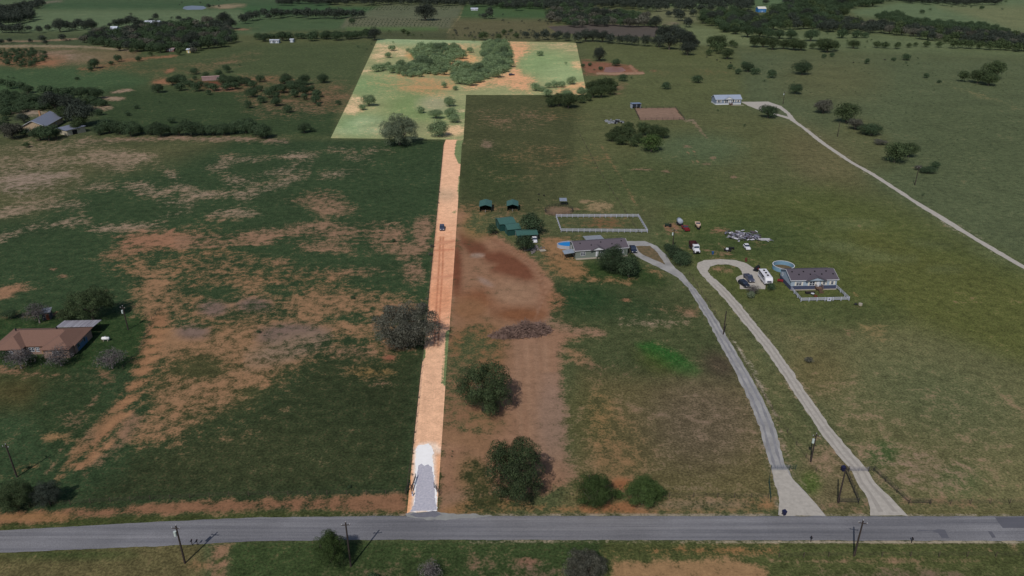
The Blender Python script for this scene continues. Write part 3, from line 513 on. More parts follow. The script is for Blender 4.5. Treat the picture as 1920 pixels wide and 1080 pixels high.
# far drive
sheet("far_driveway", [(1389, 191), (1440, 190.5), (1465, 199), (1480, 211), (1494, 228), (1515, 243), (1550, 270), (1600, 304), (1640, 326), (1690, 358), (1715, 375), (1775, 410), (1830, 445), (1865, 465), (1920, 498), (2500, 868), (2500, 888), (1920, 505), (1860, 470.5), (1815, 443), (1775, 419), (1720, 385), (1690, 365), (1635, 329), (1590, 303), (1540, 270), (1502, 239), (1480, 224), (1458, 217), (1430, 209), (1402, 198)], .034, GRAV, jit=.25, seg=2.2, seed=12)
sheet("drive_island_grass", [(1446, 200), (1462, 204), (1475, 214), (1478, 219), (1455, 213), (1440, 208)], .046, M("island_grass_far", alb(80, 86, 58), var=.25, scale=.6), jit=.3, seg=2)
# culvert apron where the strip meets the road, white caliche and grey crushed stone
sheet("limestone_apron", [(760, 964), (775, 961), (820, 959), (835, 963), (880, 963), (925, 968), (870, 974), (800, 975), (765, 968)], .070, M("apron_dust", alb(132, 132, 130), var=.12, scale=.8), jit=.3, seg=.7)
sheet("crushed_stone_tongue", [(768, 966), (780, 962), (818, 958.5), (827, 964), (815, 970), (790, 971)], .076, M("dark_grey_crushed_stone", alb(104, 104, 112), var=.14, scale=1.5), jit=.25, seg=.6)  # darker grey than the stone of the drive
sheet("white_caliche", [(772, 960), (779, 930), (777, 905), (779, 880), (779, 850), (785, 836), (803, 832), (812, 842), (811, 860), (814, 880), (816, 910), (818, 935), (820, 958)], .058, M("white_caliche", (.90, .88, .88), var=.06, scale=.9, c2=(.92, .91, .91)), jit=.28, seg=.45, seed=21)
sheet("crushed_stone_drive", [(769, 960), (778, 940), (781, 910), (782, 890), (784, 873), (790, 870), (796, 874), (803, 871), (810, 876), (814, 900), (815, 930), (819, 957)], .064, M("grey_crushed_stone", alb(166, 166, 180), var=.16, scale=2.2, bump=.3, c2=alb(188, 184, 192)), jit=.16, seg=.45, seed=22)
# water
def water(name, c, pts, z=.05):
    m = M(name + "_mat", c, rough=.45, var=.1, scale=.05, spec=.12); return sheet(name, pts, z, m, jit=.5, seg=3, seed=4)
water("pond", alb(124, 92, 84), [(1131, 134), (1135, 127), (1150, 124.5), (1168, 127), (1173, 132), (1165, 135.5), (1140, 136)])
water("far_pond", alb(104, 114, 128), [(342, 16), (346, 12), (360, 10.5), (382, 11.5), (387, 15), (380, 18), (350, 18.5)])
# ------------------------------------------------------------------ common object materials
def mp(n, r, g_, b, **k): return M(n, alb(r, g_, b), **k)
WOODP = mp("weathered_pole_wood", 52, 44, 42, var=.3, scale=3)
STEEL = mp("galvanised_steel", 150, 152, 158, rough=.45, metal=.4, var=.1)
PIPE = mp("dark_steel_pipe", 46, 42, 44, rough=.6, var=.2)
WHITE = mp("white_vinyl", 172, 174, 190, rough=.5, var=.04)
TRIM = mp("white_trim_paint", 190, 192, 198, rough=.6, var=.05)
GLASS = mp("dark_window_glass", 44, 52, 66, rough=.08, var=.1, spec=.8)
TYRE = mp("black_rubber", 24, 24, 26, rough=.9, var=.1)
RIM = mp("wheel_rim", 130, 132, 136, rough=.4, metal=.5, var=.05)
LAMP = mp("headlight_lens", 200, 204, 208, rough=.1, var=.02, spec=.8)
GREEN_METAL = mp("green_ribbed_metal", 30, 62, 60, rough=.5, var=.12, scale=.8, stretch=(8, 1, 1))
GREEN_ROOF = mp("green_metal_roofing", 58, 90, 84, rough=.5, var=.12, scale=.8, stretch=(1, 8, 1))
RUST = mp("rusty_steel", 92, 52, 40, var=.35, scale=2)
BLACK = mp("matt_black_paint", 30, 30, 34, rough=.6, var=.15)
CONC = mp("concrete", 150, 142, 130, var=.12)
WOOD = mp("brown_deck_timber", 96, 76, 64, var=.25, scale=3, stretch=(1, 6, 1))

# ------------------------------------------------------------------ buildings
def frame_px(a, b, z=0):
    A, B = G(*a, z), G(*b, z); A.z = B.z = 0; d = B - A
    return A, math.atan2(d.y, d.x), d.length
def window(root, x, z, wd, ht, y=0, n=2, shut=None, mside='front', wallm=None):
    # frame stands 4 cm proud of the wall, panes sit in it
    f = MB(); t = .09
    if mside == 'front': tr = lambda a, b, c: (x + a, y - .04 + b, z + c)
    else: tr = lambda a, b, c: (y - .04 + b, x + a, z + c)
    def bx(mb, a, b, c, sx, sy, sz):
        p = tr(a, b, c); mb.box(*p, *((sx, sy, sz) if mside == 'front' else (sy, sx, sz)))
    for s_ in (-1, 1): bx(f, s_ * (wd / 2 - t / 2), 0, ht / 2, t, .1, ht)
    bx(f, 0, 0, t / 2, wd - 2 * t, .1, t); bx(f, 0, 0, ht - t / 2, wd - 2 * t, .1, t); bx(f, 0, 0, ht / 2, wd - 2 * t, .08, .07)
    for i in range(1, n): bx(f, -wd / 2 + i * wd / n, 0, ht / 2, .14 if n == 2 else .06, .09, ht - 2 * t)
    o = f.build("window", TRIM, root)
    g_ = MB(); bx(g_, 0, .02, ht / 2, wd - 2 * t, .03, ht - 2 * t); g_.build("pane", GLASS, o)
    if shut:
        for s_ in (-1, 1):
            q = MB(); bx(q, s_ * (wd / 2 + .26), 0, ht / 2, .42, .07, ht + .1); q.build("shutter", shut, root)
def gable_house(name, a, b, D, h, rise, wallm, roofm, label, cat="house", wins=(), door=None, porch=None, skirt=None, shut=None, side=(), vents=0, over=.4, base=0.0, steps=None, chimney=None, roofname="roof", group=None):
    A, rz, L = frame_px(a, b); r = empty(name, A, rz, label, cat, group)
    MB().prism([(0, base), (D, base), (D, h), (D / 2, h + rise), (0, h)], 0, L).build("wall", wallm, r)
    k = rise / (D / 2); o = over; t = .16
    MB().prism([(-o, h - k * o + .03), (D / 2, h + rise + .03), (D + o, h - k * o + .03), (D + o, h - k * o + .03 + t), (D / 2, h + rise + .03 + t), (-o, h - k * o + .03 + t)], -o, L + o).build(roofname, roofm, r)
    m = MB(); m.box(L / 2, -o - .03, h - k * o + .1, L + 2 * o, .06, .2)
    for x in (-o - .03, L + o + .03):
        for s_ in (0, 1):
            m.prism([(-o, h - k * o), (D / 2, h + rise), (D / 2, h + rise + t + .04), (-o, h - k * o + t + .04)] if s_ == 0 else [(D / 2, h + rise), (D + o, h - k * o), (D + o, h - k * o + t + .04), (D / 2, h + rise + t + .04)], x - .03, x + .03)
    m.build("fascia", TRIM, r)
    if skirt: MB().prism([(-.03, 0), (D + .03, 0), (D + .03, skirt[1]), (-.03, skirt[1])], -.03, L + .03).build("skirting", skirt[0], r)
    for (x, wd, z, ht, n) in wins: window(r, x * L, z, wd, ht, 0, n, shut)
    for (y, wd, z, ht, n) in side: window(r, y * D, z, wd, ht, 0, n, None, 'side')
    if door:
        x = door[0] * L; zb = door[1]
        d = MB().box(x, -.05, zb + 1.05, .95, .1, 2.1).build("door", TRIM, r); MB().ball((x + .36, -.13, zb + 1), .05, .05, .05, 6, 4).build("handle", STEEL, d)
    if porch:
        x, wd, ph = porch[0] * L, porch[1], porch[2]; q = wd / 2
        MB().prismy([(x - q, h - .05), (x + q, h - .05), (x, h + ph)], -.75, 1.8).build("dormer_gable", TRIM if len(porch) < 4 else porch[3], r)
        MB().prismy([(x - q - .3, h - .2), (x, h + ph + .02), (x + q + .3, h - .2), (x + q + .3, h - .04), (x, h + ph + .2), (x - q - .3, h - .04)], -.95, 2.0).build("dormer_roof", roofm, r)
    for i in range(vents):
        yy = D * (.22 if i % 2 else .36); zz = h + k * yy + .2
        MB().box(L * (i + .6) / vents, yy, zz + .12, .35, .35, .35).build("roof_vent", BLACK, r)
    if steps:
        x, zb = steps[0] * L, steps[1]; m = MB(); n = 5
        m.box(x, -.9, zb - .06, 2.0, 1.7, .12)
        for i in range(n): m.box(x, -1.9 - i * .3, zb - .1 - i * zb / n, 1.3, .3, .1)
        m.build("steps", WOOD, r); m = MB()
        for s_ in (-.95, .95):
            for yy in (-.1, -.9, -1.7): m.box(x + s_, yy, zb / 2 + .5, .1, .1, zb + 1)
            m.box(x + s_, -.9, zb + .98, .1, 1.6, .08); m.tube((x + s_ * .7, -1.75, zb + .95), (x + s_ * .7, -3.3, .95), .05); m.box(x + s_ * .7, -3.3, .47, .09, .09, .94)
        build_split(m, "railing", WOOD, r)
    if chimney:
        x, y = chimney[0] * L, chimney[1] * D; MB().box(x, y, h + rise * .9, .9, .9, rise * 1.4 + 1.2).build("chimney", chimney[2], r)
    return r, L
shingle = mp("charcoal_shingles", 84, 77, 84, rough=.9, var=.16, scale=2.5, bump=.3, stretch=(2, 6, 1))
shingle2 = mp("grey_shingles", 78, 72, 80, rough=.9, var=.16, scale=2.5, bump=.3, stretch=(2, 6, 1))
sage = mp("sage_siding", 104, 112, 106, var=.08, scale=1, stretch=(.3, .3, 12))
blue = mp("pale_blue_siding", 140, 153, 168, var=.07, scale=1, stretch=(.3, .3, 12))
navy = mp("navy_skirting", 60, 66, 88, var=.1, scale=1, stretch=(.3, .3, 12))
slate = mp("blue_grey_siding", 118, 128, 146, var=.08, scale=1, stretch=(.3, .3, 12))
cream = mp("cream_shutters", 196, 190, 180, var=.05)
h1, L1 = gable_house("ranch_house", (1079, 485.5), (1176, 479), 9.0, 3.2, 1.5, sage, shingle, "long sage green ranch house with grey shingle roof beside the blue pool",
    wins=((.14, 1.7, 1.1, 1.4, 2), (.50, .9, 1.2, 1.2, 1), (.66, 1.6, 1.5, .8, 2), (.80, 1.5, 1.2, 1.3, 2), (.90, .8, 1.2, 1.2, 1)), door=(.41, .5), porch=(.42, 5.0, 1.1), side=((.35, .8, 1.3, 1.2, 1), (.75, .8, 1.3, 1.2, 1)), vents=5)
MB().box(L1 / 2, -.5, .08, L1, 1.0, .16).build("walkway", CONC, h1)
m = MB(); m.prismy([(-4.2, 2.15), (-.42, 2.55), (-.42, 2.68), (-4.2, 2.28)], -.2, 3.2); m.build("lean_to_roof", mp("lean_to_metal", 128, 138, 150, rough=.5, var=.12), h1)
m = MB(); [m.box(x, y, 1.05, .12, .12, 2.1) for x in (-4, -.8) for y in (0, 3)]; build_split(m, "lean_to_post", WOODP, h1)
m = MB(); m.prism([(9.6, 2.7), (15.5, 2.3), (15.5, 2.42), (9.6, 2.82)], L1 * .34, L1 * .70); m.build("patio_roof", STEEL, h1)
m = MB(); [m.box(x, 15.2, 1.15, .12, .12, 2.3) for x in (L1 * .36, L1 * .52, L1 * .68)]; build_split(m, "patio_post", WOODP, h1)
h2, L2 = gable_house("manufactured_house", (1481.3, 543.5), (1566.5, 541.5), 9.0, 3.5, 1.7, blue, shingle2, "pale blue house with dark skirting inside the small white fenced yard",
    wins=((.17, 1.8, 1.5, 1.25, 2), (.46, 1.8, 1.4, 1.5, 2), (.72, .9, 1.6, 1.25, 1), (.90, .9, 1.6, 1.25, 1)), door=(.59, 1.0), porch=(.53, 6.4, 1.0, blue), skirt=(navy, 1.35), shut=cream, side=((.8, .7, 1.9, 1.0, 1),), vents=8, steps=(.60, 1.0))
MB().box(L2 / 2, -.32, .06, L2, .5, .12).build("footing", CONC, h2)
h3, L3 = gable_house("manufactured_house", (1341.5, 196.6), (1389, 195.8), 9.0, 3.7, 2.0, slate, mp("blue_grey_metal_roof", 136, 146, 164, rough=.5, var=.08, scale=.6, stretch=(8, 1, 1)), "distant blue grey house with pale metal roof at the end of the long gravel drive",
    wins=((.13, 2.2, 1.5, 1.5, 2), (.42, 2.2, 1.3, 1.7, 2), (.69, 1.3, 1.6, 1.4, 1), (.88, 1.3, 1.6, 1.4, 1)), door=(.56, .9), porch=(.5, 6.5, 1.6), skirt=(TRIM, .8), shut=cream, steps=(.58, .9), vents=0)
MB().box(L3 * .8, -3.0, .05, L3 * .5, 1.2, .1).build("front_walk", CONC, h3)
tanst = mp("tan_stone", 158, 138, 116, var=.18, scale=2); tinr = mp("grey_standing_seam_roof", 118, 122, 136, rough=.45, var=.1, scale=.4, stretch=(10, 1, 1))
h4, L4 = gable_house("farmhouse", (87, 247.5), (119, 229), 13.0, 3.6, 3.2, tanst, tinr, "tan farmhouse with big grey metal roof and chimney among trees at left edge", side=((.25, 1.2, 1.2, 1.4, 2), (.45, 1.2, 1.2, 1.4, 2), (.78, 2.2, .1, 2.1, 2)), wins=((.3, 1.4, 1.1, 1.3, 2), (.6, 1.4, 1.1, 1.3, 2)), over=.7, chimney=(.62, .62, mp("orange_brick", 150, 112, 84, var=.2, scale=3)))
A, rz, Lx = frame_px((108, 250.5), (128, 254.5)); an = empty("metal_outbuilding", A, rz - .02, "low grey roofed shed with cream front beside the tan farmhouse", "shed")
MB().prism([(0, 0), (11, 0), (11, 3.4), (0, 3.0)], 0, Lx).build("wall", mp("cream_metal_wall", 168, 160, 142, var=.08), an)
MB().prism([(-.6, 3.02), (11.6, 3.46), (11.6, 3.61), (-.6, 3.17)], -.5, Lx + .5).build("roof", mp("grey_shed_roof", 108, 112, 128, rough=.5, var=.12, scale=.6, stretch=(8, 1, 1)), an)
MB().box(Lx + .03, 4.5, 1.3, .06, 2.8, 2.6).build("door", BLACK, an)

# hip roofed brick ranch at the left edge
def hip(mb, x0, x1, y0, y1, z, rise, o=.5):
    x0 -= o; x1 += o; y0 -= o; y1 += o; hx, hy = (x1 - x0) / 2, (y1 - y0) / 2
    if hx >= hy: r0, r1 = (x0 + hy, (y0 + y1) / 2), (x1 - hy, (y0 + y1) / 2)
    else: r0, r1 = ((x0 + x1) / 2, y0 + hx), ((x0 + x1) / 2, y1 - hx)
    c = [(x0, y0), (x1, y0), (x1, y1), (x0, y1)]; vs = [(x, y, z) for x, y in c] + [(x, y, z + .18) for x, y in c] + [(*r0, z + .18 + rise), (*r1, z + .18 + rise)]
    side = [(4, 5, 9, 8), (5, 6, 9), (6, 7, 8, 9), (7, 4, 8)] if hx >= hy else [(4, 5, 8), (5, 6, 9, 8), (6, 7, 9), (7, 4, 8, 9)]
    mb.add(vs, [(3, 2, 1, 0), (0, 1, 5, 4), (1, 2, 6, 5), (2, 3, 7, 6), (3, 0, 4, 7)] + side)
A, rz, Lx = frame_px((-8, 650), (139, 647), 2.7); hb = empty("brick_ranch_house", A, rz, "brown hip roofed brick house with bare trees in front, at left edge", "house")
brick = mp("pale_pink_brick", 132, 110, 100, var=.2, scale=4, stretch=(1, 1, 3)); brsh = mp("brown_shingles", 104, 78, 68, rough=.9, var=.14, scale=2.5, bump=.25, stretch=(2, 4, 1), c2=alb(120, 92, 80))
m = MB(); m.box(Lx / 2, 4.8, 1.33, Lx, 9.6, 2.66); m.box(4.6, -.9, 1.31, 6.4, 1.86, 2.62); m.box(Lx - 3.9, -1.2, 1.31, 7.0, 2.46, 2.62); m.build("wall", brick, hb)
m = MB(); hip(m, 0, Lx, 0, 9.6, 2.70, 2.3); hip(m, 1.4, 7.8, -1.9, 7.5, 2.76, 2.05); hip(m, Lx - 7.4, Lx - .4, -2.5, 8.0, 2.82, 2.1); m.build("roof", brsh, hb)
for (x, yy, wd) in ((4.6, -1.83, 1.6), (Lx - 4, -2.43, 1.8), (9.4, 0, 1.5), (11, 0, 1.0)): window(hb, x, .9, wd, 1.3, yy, 2)
d = MB().box(12.6, -.05, 1.05, 1.1, .1, 2.1).build("door", mp("tan_door", 150, 112, 70, var=.1), hb); MB().ball((12.95, -.12, 1.0), .05, .05, .05, 6, 4).build("handle", STEEL, d)
for (yy, wd) in ((1.8, 1.4), (5.2, 1.0)):
    f = MB().box(Lx + .04, yy, 1.6, .08, wd, 1.3).build("window", mp("pale_blue_frame", 96, 116, 140), hb); MB().box(Lx + .09, yy, 1.6, .03, wd - .25, 1.05).build("pane", GLASS, f)
MB().box(Lx + .02, 4, .9, .05, 5.5, 1.7).build("blue_side_panel", mp("blue_paint", 62, 92, 120), hb)
m = MB(); m.prism([(10.3, 2.9), (15.2, 2.5), (15.2, 2.6), (10.3, 3.0)], Lx * .52, Lx * 1.03); m.build("carport_roof", M("streaked_tin", alb(168, 168, 178), rough=.5, var=.05, scale=1.1, stretch=(1.4, .05, 1), c2=alb(96, 90, 98)), hb)
m = MB(); [m.box(x, 14.9, 1.25, .12, .12, 2.5) for x in (Lx * .55, Lx * .78, Lx * 1.0)]; build_split(m, "carport_post", WOODP, hb)
for (x, y) in ((3, 5.5), (14, 6)): MB().box(x, y, 5.0, .3, .3, .7).build("roof_vent", BLACK, hb)
A, rz, Lx = frame_px((81, 601), (91, 600)); sh = empty("tool_shed", A, rz + .1, "small tin shed with reddish door behind the brown brick house", "shed")
m = MB(); m.box(1.1, .05, 1.2, 2.2, .1, 2.4); m.box(1.1, 2.4, 1.2, 2.2, .1, 2.4); m.box(.05, 1.225, 1.2, .1, 2.25, 2.4); m.box(2.15, 1.225, 1.2, .1, 2.25, 2.4); m.build("wall", mp("shed_blue_tin", 62, 66, 74, var=.15), sh)
MB().prism([(-.3, 2.43), (2.8, 2.75), (2.8, 2.83), (-.3, 2.51)], -.3, 2.5).build("roof", STEEL, sh); MB().box(1.4, -.04, 1.0, .8, .06, 2.0).build("door", mp("rust_red_door", 130, 72, 52, var=.15), sh)

# green metal barns
def barn_front(a, b, D, h, rise, label, shelter=True, group="green open fronted livestock shelters"):     # gable faces the viewer
    A, rz, L = frame_px(a, b); r = empty("livestock_shelter", A, rz, label, "shelter", group); m = MB(); t = .06
    for x in (t / 2, L - t / 2): m.box(x, D / 2, h / 2, t, D, h)
    m.box(L / 2, D - t / 2, h / 2, L - 2 * t - .01, t, h); m.build("wall", GREEN_METAL, r)
    MB().prismy([(-.25, h - .08), (L / 2, h + rise), (L + .25, h - .08), (L + .25, h + .02), (L / 2, h + rise + .12), (-.25, h + .02)], -.4, D + .3).build("roof", GREEN_ROOF, r)
    MB().box(L / 2, -.02, .55, .1, .1, 1.1).build("gate_post", TRIM, r); m = MB(); [m.box(L * .5, -.15, z, L * .8, .05, .06) for z in (.4, .8, 1.1)]; m.build("gate_rails", PIPE, r); return r
barn_front((899.5, 397.5), (921, 397.5), 7, 2.5, .7, "green open fronted livestock shelter, the left of the two by the dirt strip")
barn_front((951, 396), (971, 396), 6, 2.4, .7, "green open fronted livestock shelter, the right of the two by the dirt strip")
def barn_side(name, a, b, D, h, rise, label, group=None, opn=False):
    A, rz, L = frame_px(a, b); r = empty(name, A, rz, label, "barn" if not opn else "carport", group)
    if not opn: MB().prism([(0, 0), (D, 0), (D, h), (D / 2, h + rise), (0, h)], 0, L).build("wall", GREEN_METAL, r)
    else:
        m = MB(); [m.box(x, y, h / 2, .1, .1, h) for x in (.1, L / 2, L - .1) for y in (.1, D - .1)]; build_split(m, "post", STEEL, r)
        MB().box(L * .3, .05, h - .5, L * .6, .06, 1.0).build("side_panel", GREEN_METAL, r)
    k = rise / (D / 2)
    MB().prism([(-.3, h - .3 * k + .02), (D / 2, h + rise + .02), (D + .3, h - .3 * k + .02), (D + .3, h - .3 * k + .14), (D / 2, h + rise + .14), (-.3, h - .3 * k + .14)], -.3, L + .3).build("roof", GREEN_ROOF, r)
    if not opn:
        MB().box(-.04, D * .5, 1.2, .06, 2.2, 2.4).build("roll_up_door", mp("barn_door_green", 44, 78, 74), r)
    return r
barn_side("metal_barn", (938, 434), (966, 431), 7, 3.0, 1.0, "darker green metal barn standing behind the smaller green shed")
barn_side("metal_barn", (952.5, 442.5), (976, 440), 6, 2.6, .9, "bright green metal shed with closed sides in front of the darker barn")
barn_side("carport", (970, 453), (1007.5, 451), 5.5, 2.5, .6, "green roofed open carport over a white vehicle", opn=True)
A, rz, Lx = frame_px((1185.5, 204), (1201.5, 203.5)); sh = empty("run_in_shed", A, rz, "blue roofed open shed at the corner of the bare pen", "shed")
m = MB(); [m.box(x, 2.5, 1.5, .08, 5, 3.0) for x in (.04, Lx - .04)]; m.box(Lx / 2, 4.96, 1.5, Lx - .18, .08, 3.0); m.build("wall", mp("pale_tin_wall", 150, 156, 170), sh)
MB().prism([(-.5, 3.35), (5.3, 2.95), (5.3, 3.05), (-.5, 3.45)], -.3, Lx + .3).build("roof", mp("blue_tin_roof", 110, 124, 150, rough=.5), sh); MB().box(Lx / 2, .1, 1.6, .15, .15, 3.2).build("post", TRIM, sh)
A, rz, Lx = frame_px((1050, 386), (1062, 386)); sh = empty("shade_canopy", A, rz, "small grey roofed shade canopy at the round pen", "canopy")
MB().prism([(-.3, 2.2), (3, 2.5), (3, 2.6), (-.3, 2.3)], -.2, Lx + .2).build("roof", mp("canopy_tin", 120, 128, 142, rough=.5), sh); m = MB(); [m.box(x, y, 1.1, .1, .1, 2.2) for x in (.1, Lx - .1) for y in (.1, 2.6)]; build_split(m, "post", PIPE, sh)
# far buildings
def small_house(a, b, D, h, rise, wm, rm, label, name="cottage", cat="house", n=2):
    return gable_house(name, a, b, D, h, rise, wm, rm, label, cat, wins=tuple(((i + .5) / n, 1.5, 1.0, 1.3, 2) for i in range(n)), door=(.5, .1))
wr = mp("white_metal_roof", 176, 182, 194, rough=.5, var=.05); ww = mp("white_wall", 150, 158, 172, var=.06)
small_house((206, 62), (218, 62), 12, 4, 3, ww, wr, "white metal roofed building, upper of two at the left end of the far wood")
small_house((203, 69), (209, 69), 6, 3, 1, ww, wr, "small white shed just below the white roofed building in the far wood", "white_shed", "shed")
small_house((270, 50.5), (298, 50.5), 12, 4.5, 2.5, ww, wr, "long white farmhouse half hidden by trees in the far wood", n=5)
small_house((350.5, 99.5), (357.5, 99.5), 5, 3.2, .8, mp("yellow_wall", 176, 160, 112, var=.05), wr, "tiny yellow cabin with pale roof at the edge of the far wood", "cabin", "cabin", 1)
small_house((1421.5, 23), (1436, 23), 14, 5, 2.5, mp("bright_blue_wall", 40, 104, 160, var=.08), mp("cream_roof", 190, 188, 180, var=.05), "bright blue building with white roof among the far trees at top right", "blue_building", "building")
small_house((883, 19.5), (896, 19.5), 6, 2.5, 1, wr, wr, "long low white greenhouse in the far green field", "greenhouse", "greenhouse", 5)
small_house((506, 81), (513, 81), 6, 3, .5, ww, wr, "left of two small white trailers at the far hedge", "white_trailer", "trailer", 2)
small_house((515, 81), (523, 81), 6, 3, .5, ww, wr, "right of two small white trailers at the far hedge", "white_trailer", "trailer", 2)
small_house((544, 79.5), (550, 79.5), 5, 3, .5, ww, wr, "small white shed standing right of the two white trailers", "white_shed", "shed", 1)
small_house((311, 97), (326, 97), 6, 2.5, .8, mp("dull_red_wall", 112, 78, 76, var=.15), mp("rust_grey_roof", 132, 112, 112, var=.25), "run down reddish shed half hidden at the lower edge of the far wood", "ruined_shed", "shed", 2)
A, rz, Lx = frame_px((379, 152), (413, 150)); sh = empty("abandoned_mobile_home", A, rz, "long pinkish abandoned mobile home between bushes left of the pale lot", "mobile home")
MB().box(Lx / 2, 2, 1.5, Lx, 4, 3.0).build("wall", mp("faded_pink_siding", 142, 118, 116, var=.2, scale=.5), sh); MB().prism([(-.2, 3.02), (2, 3.3), (4.2, 3.02), (2, 3.15)], -.2, Lx + .2).build("roof", mp("pink_roof", 150, 124, 120, var=.15), sh)
for x in (.88, .94): window(sh, x * Lx, .8, 1.2, 1.6, 0, 1)

# ------------------------------------------------------------------ pools, tank, bins
def ring(mb, rx, ry, t, z0, z1, n=36):
    vs = []
    for i in range(n):
        a = 2 * math.pi * i / n; c, s_ = math.cos(a), math.sin(a)
        vs += [(rx * c, ry * s_, z0), (rx * c, ry * s_, z1), ((rx - t) * c, (ry - t) * s_, z1), ((rx - t) * c, (ry - t) * s_, z0)]
    fs = []
    for i in range(n):
        j = (i + 1) % n
        for k in range(4): fs.append((i * 4 + k, j * 4 + k, j * 4 + (k + 1) % 4, i * 4 + (k + 1) % 4))
    mb.add(vs, fs)
def disc(mb, rx, ry, z, n=36): mb.add([(rx * math.cos(2 * math.pi * i / n), ry * math.sin(2 * math.pi * i / n), z) for i in range(n)], [tuple(range(n))])
p = empty("swimming_pool", G(1071, 462.5), .05, "oval above ground pool of bright blue water behind the sage green house", "pool")
m = MB(); ring(m, 5.4, 2.9, .35, 0, 1.25); m.build("pool_wall", mp("pool_rim", 150, 150, 158, var=.06), p); m = MB(); disc(m, 5.0, 2.5, 1.0); m.build("water", mp("pool_water", 14, 118, 186, rough=.05, var=.08, scale=1, spec=.6), p)
p = empty("swimming_pool", G(1468, 504), 0, "empty round pool with pale blue walls behind the blue house", "pool")
m = MB(); ring(m, 3.6, 3.6, .10, 0, 1.5); m.build("pool_wall", mp("pool_liner_blue", 104, 136, 158, var=.08), p); m = MB(); disc(m, 3.5, 3.5, .1); m.build("pool_floor", mp("murky_floor", 92, 80, 58, var=.25), p)
m = MB(); ring(m, 3.7, 3.7, .25, 1.51, 1.58); m.build("rim", TRIM, p); m = MB(); [m.tube((x, -3.9, 0), (x, -3.6, 1.9), .06) for x in (-1.6, -1.1)]; [m.box(-1.35, -3.85 + .06 * i, .3 + .35 * i, .5, .1, .05) for i in range(5)]; m.build("ladder", TRIM, p)
p = empty("propane_tank", G(199, 639), 0, "white horizontal propane tank on the lawn beside the brown brick house", "tank")
m = MB(); m.tube((-.85, 0, .8), (.85, 0, .8), .45, n=14); m.ball((-.85, 0, .8), .3, .45, .45); m.ball((.85, 0, .8), .3, .45, .45); m.build("tank_body", mp("white_tank", 214, 214, 216), p, smooth=True)
MB().tube((0, 0, 1.2), (0, 0, 1.45), .16, n=10).build("valve_dome", TRIM, p); m = MB(); [m.box(x, 0, .2, .15, .7, .4) for x in (-.6, .6)]; build_split(m, "leg", CONC, p)
def bin_(pos, label, mt, rz=0, s_=1.0):
    r = empty("wheelie_bin", pos, rz, label, "bin"); m = MB()
    m.add([(x * a, y * a, z) for z, a in ((.08 * s_, .26 * s_), (1.0 * s_, .34 * s_)) for x, y in ((-1, -1), (1, -1), (1, 1), (-1, 1))], [(3, 2, 1, 0), (4, 5, 6, 7), (0, 1, 5, 4), (1, 2, 6, 5), (2, 3, 7, 6), (3, 0, 4, 7)]); m.build("bin_body", mt, r)
    m = MB(); m.prism([(-.38 * s_, 1.0 * s_), (.38 * s_, 1.04 * s_), (.38 * s_, 1.12 * s_), (-.38 * s_, 1.06 * s_)], -.38 * s_, .38 * s_); m.build("lid", mt, r)
    for x in (-1, 1): MB().tube((x * .3 * s_, .3 * s_, .1 * s_), (x * .36 * s_, .3 * s_, .1 * s_), .1 * s_, n=10).build("wheel", TYRE, r)
BB = mp("dark_blue_plastic", 30, 32, 62, rough=.5, var=.1)
bin_(G(1470, 965.5), "dark blue wheelie bin at the roadside by the grey drive", BB, .3, 1.0)
bin_(G(1580.5, 883), "dark blue bin beside the gate post of the gravel drive", BB, .2, 1.1)
bin_(G(1336, 477), "small blue bin on the grass near the white cab dump truck", mp("blue_drum", 40, 74, 120), 0, 1.0)
def barrel(pos, label, mt):
    r = empty("steel_barrel", pos, 0, label, "barrel"); MB().tube((0, 0, 0), (0, 0, 1.3), .42, n=14).build("drum", mt, r); m = MB(); [m.tube((0, 0, z), (0, 0, z + .05), .45, n=14) for z in (.4, .85)]; build_split(m, "hoop", BLACK, r)
barrel(G(1398.5, 490), "rusty red barrel standing in grass behind the gravel loop", RUST)

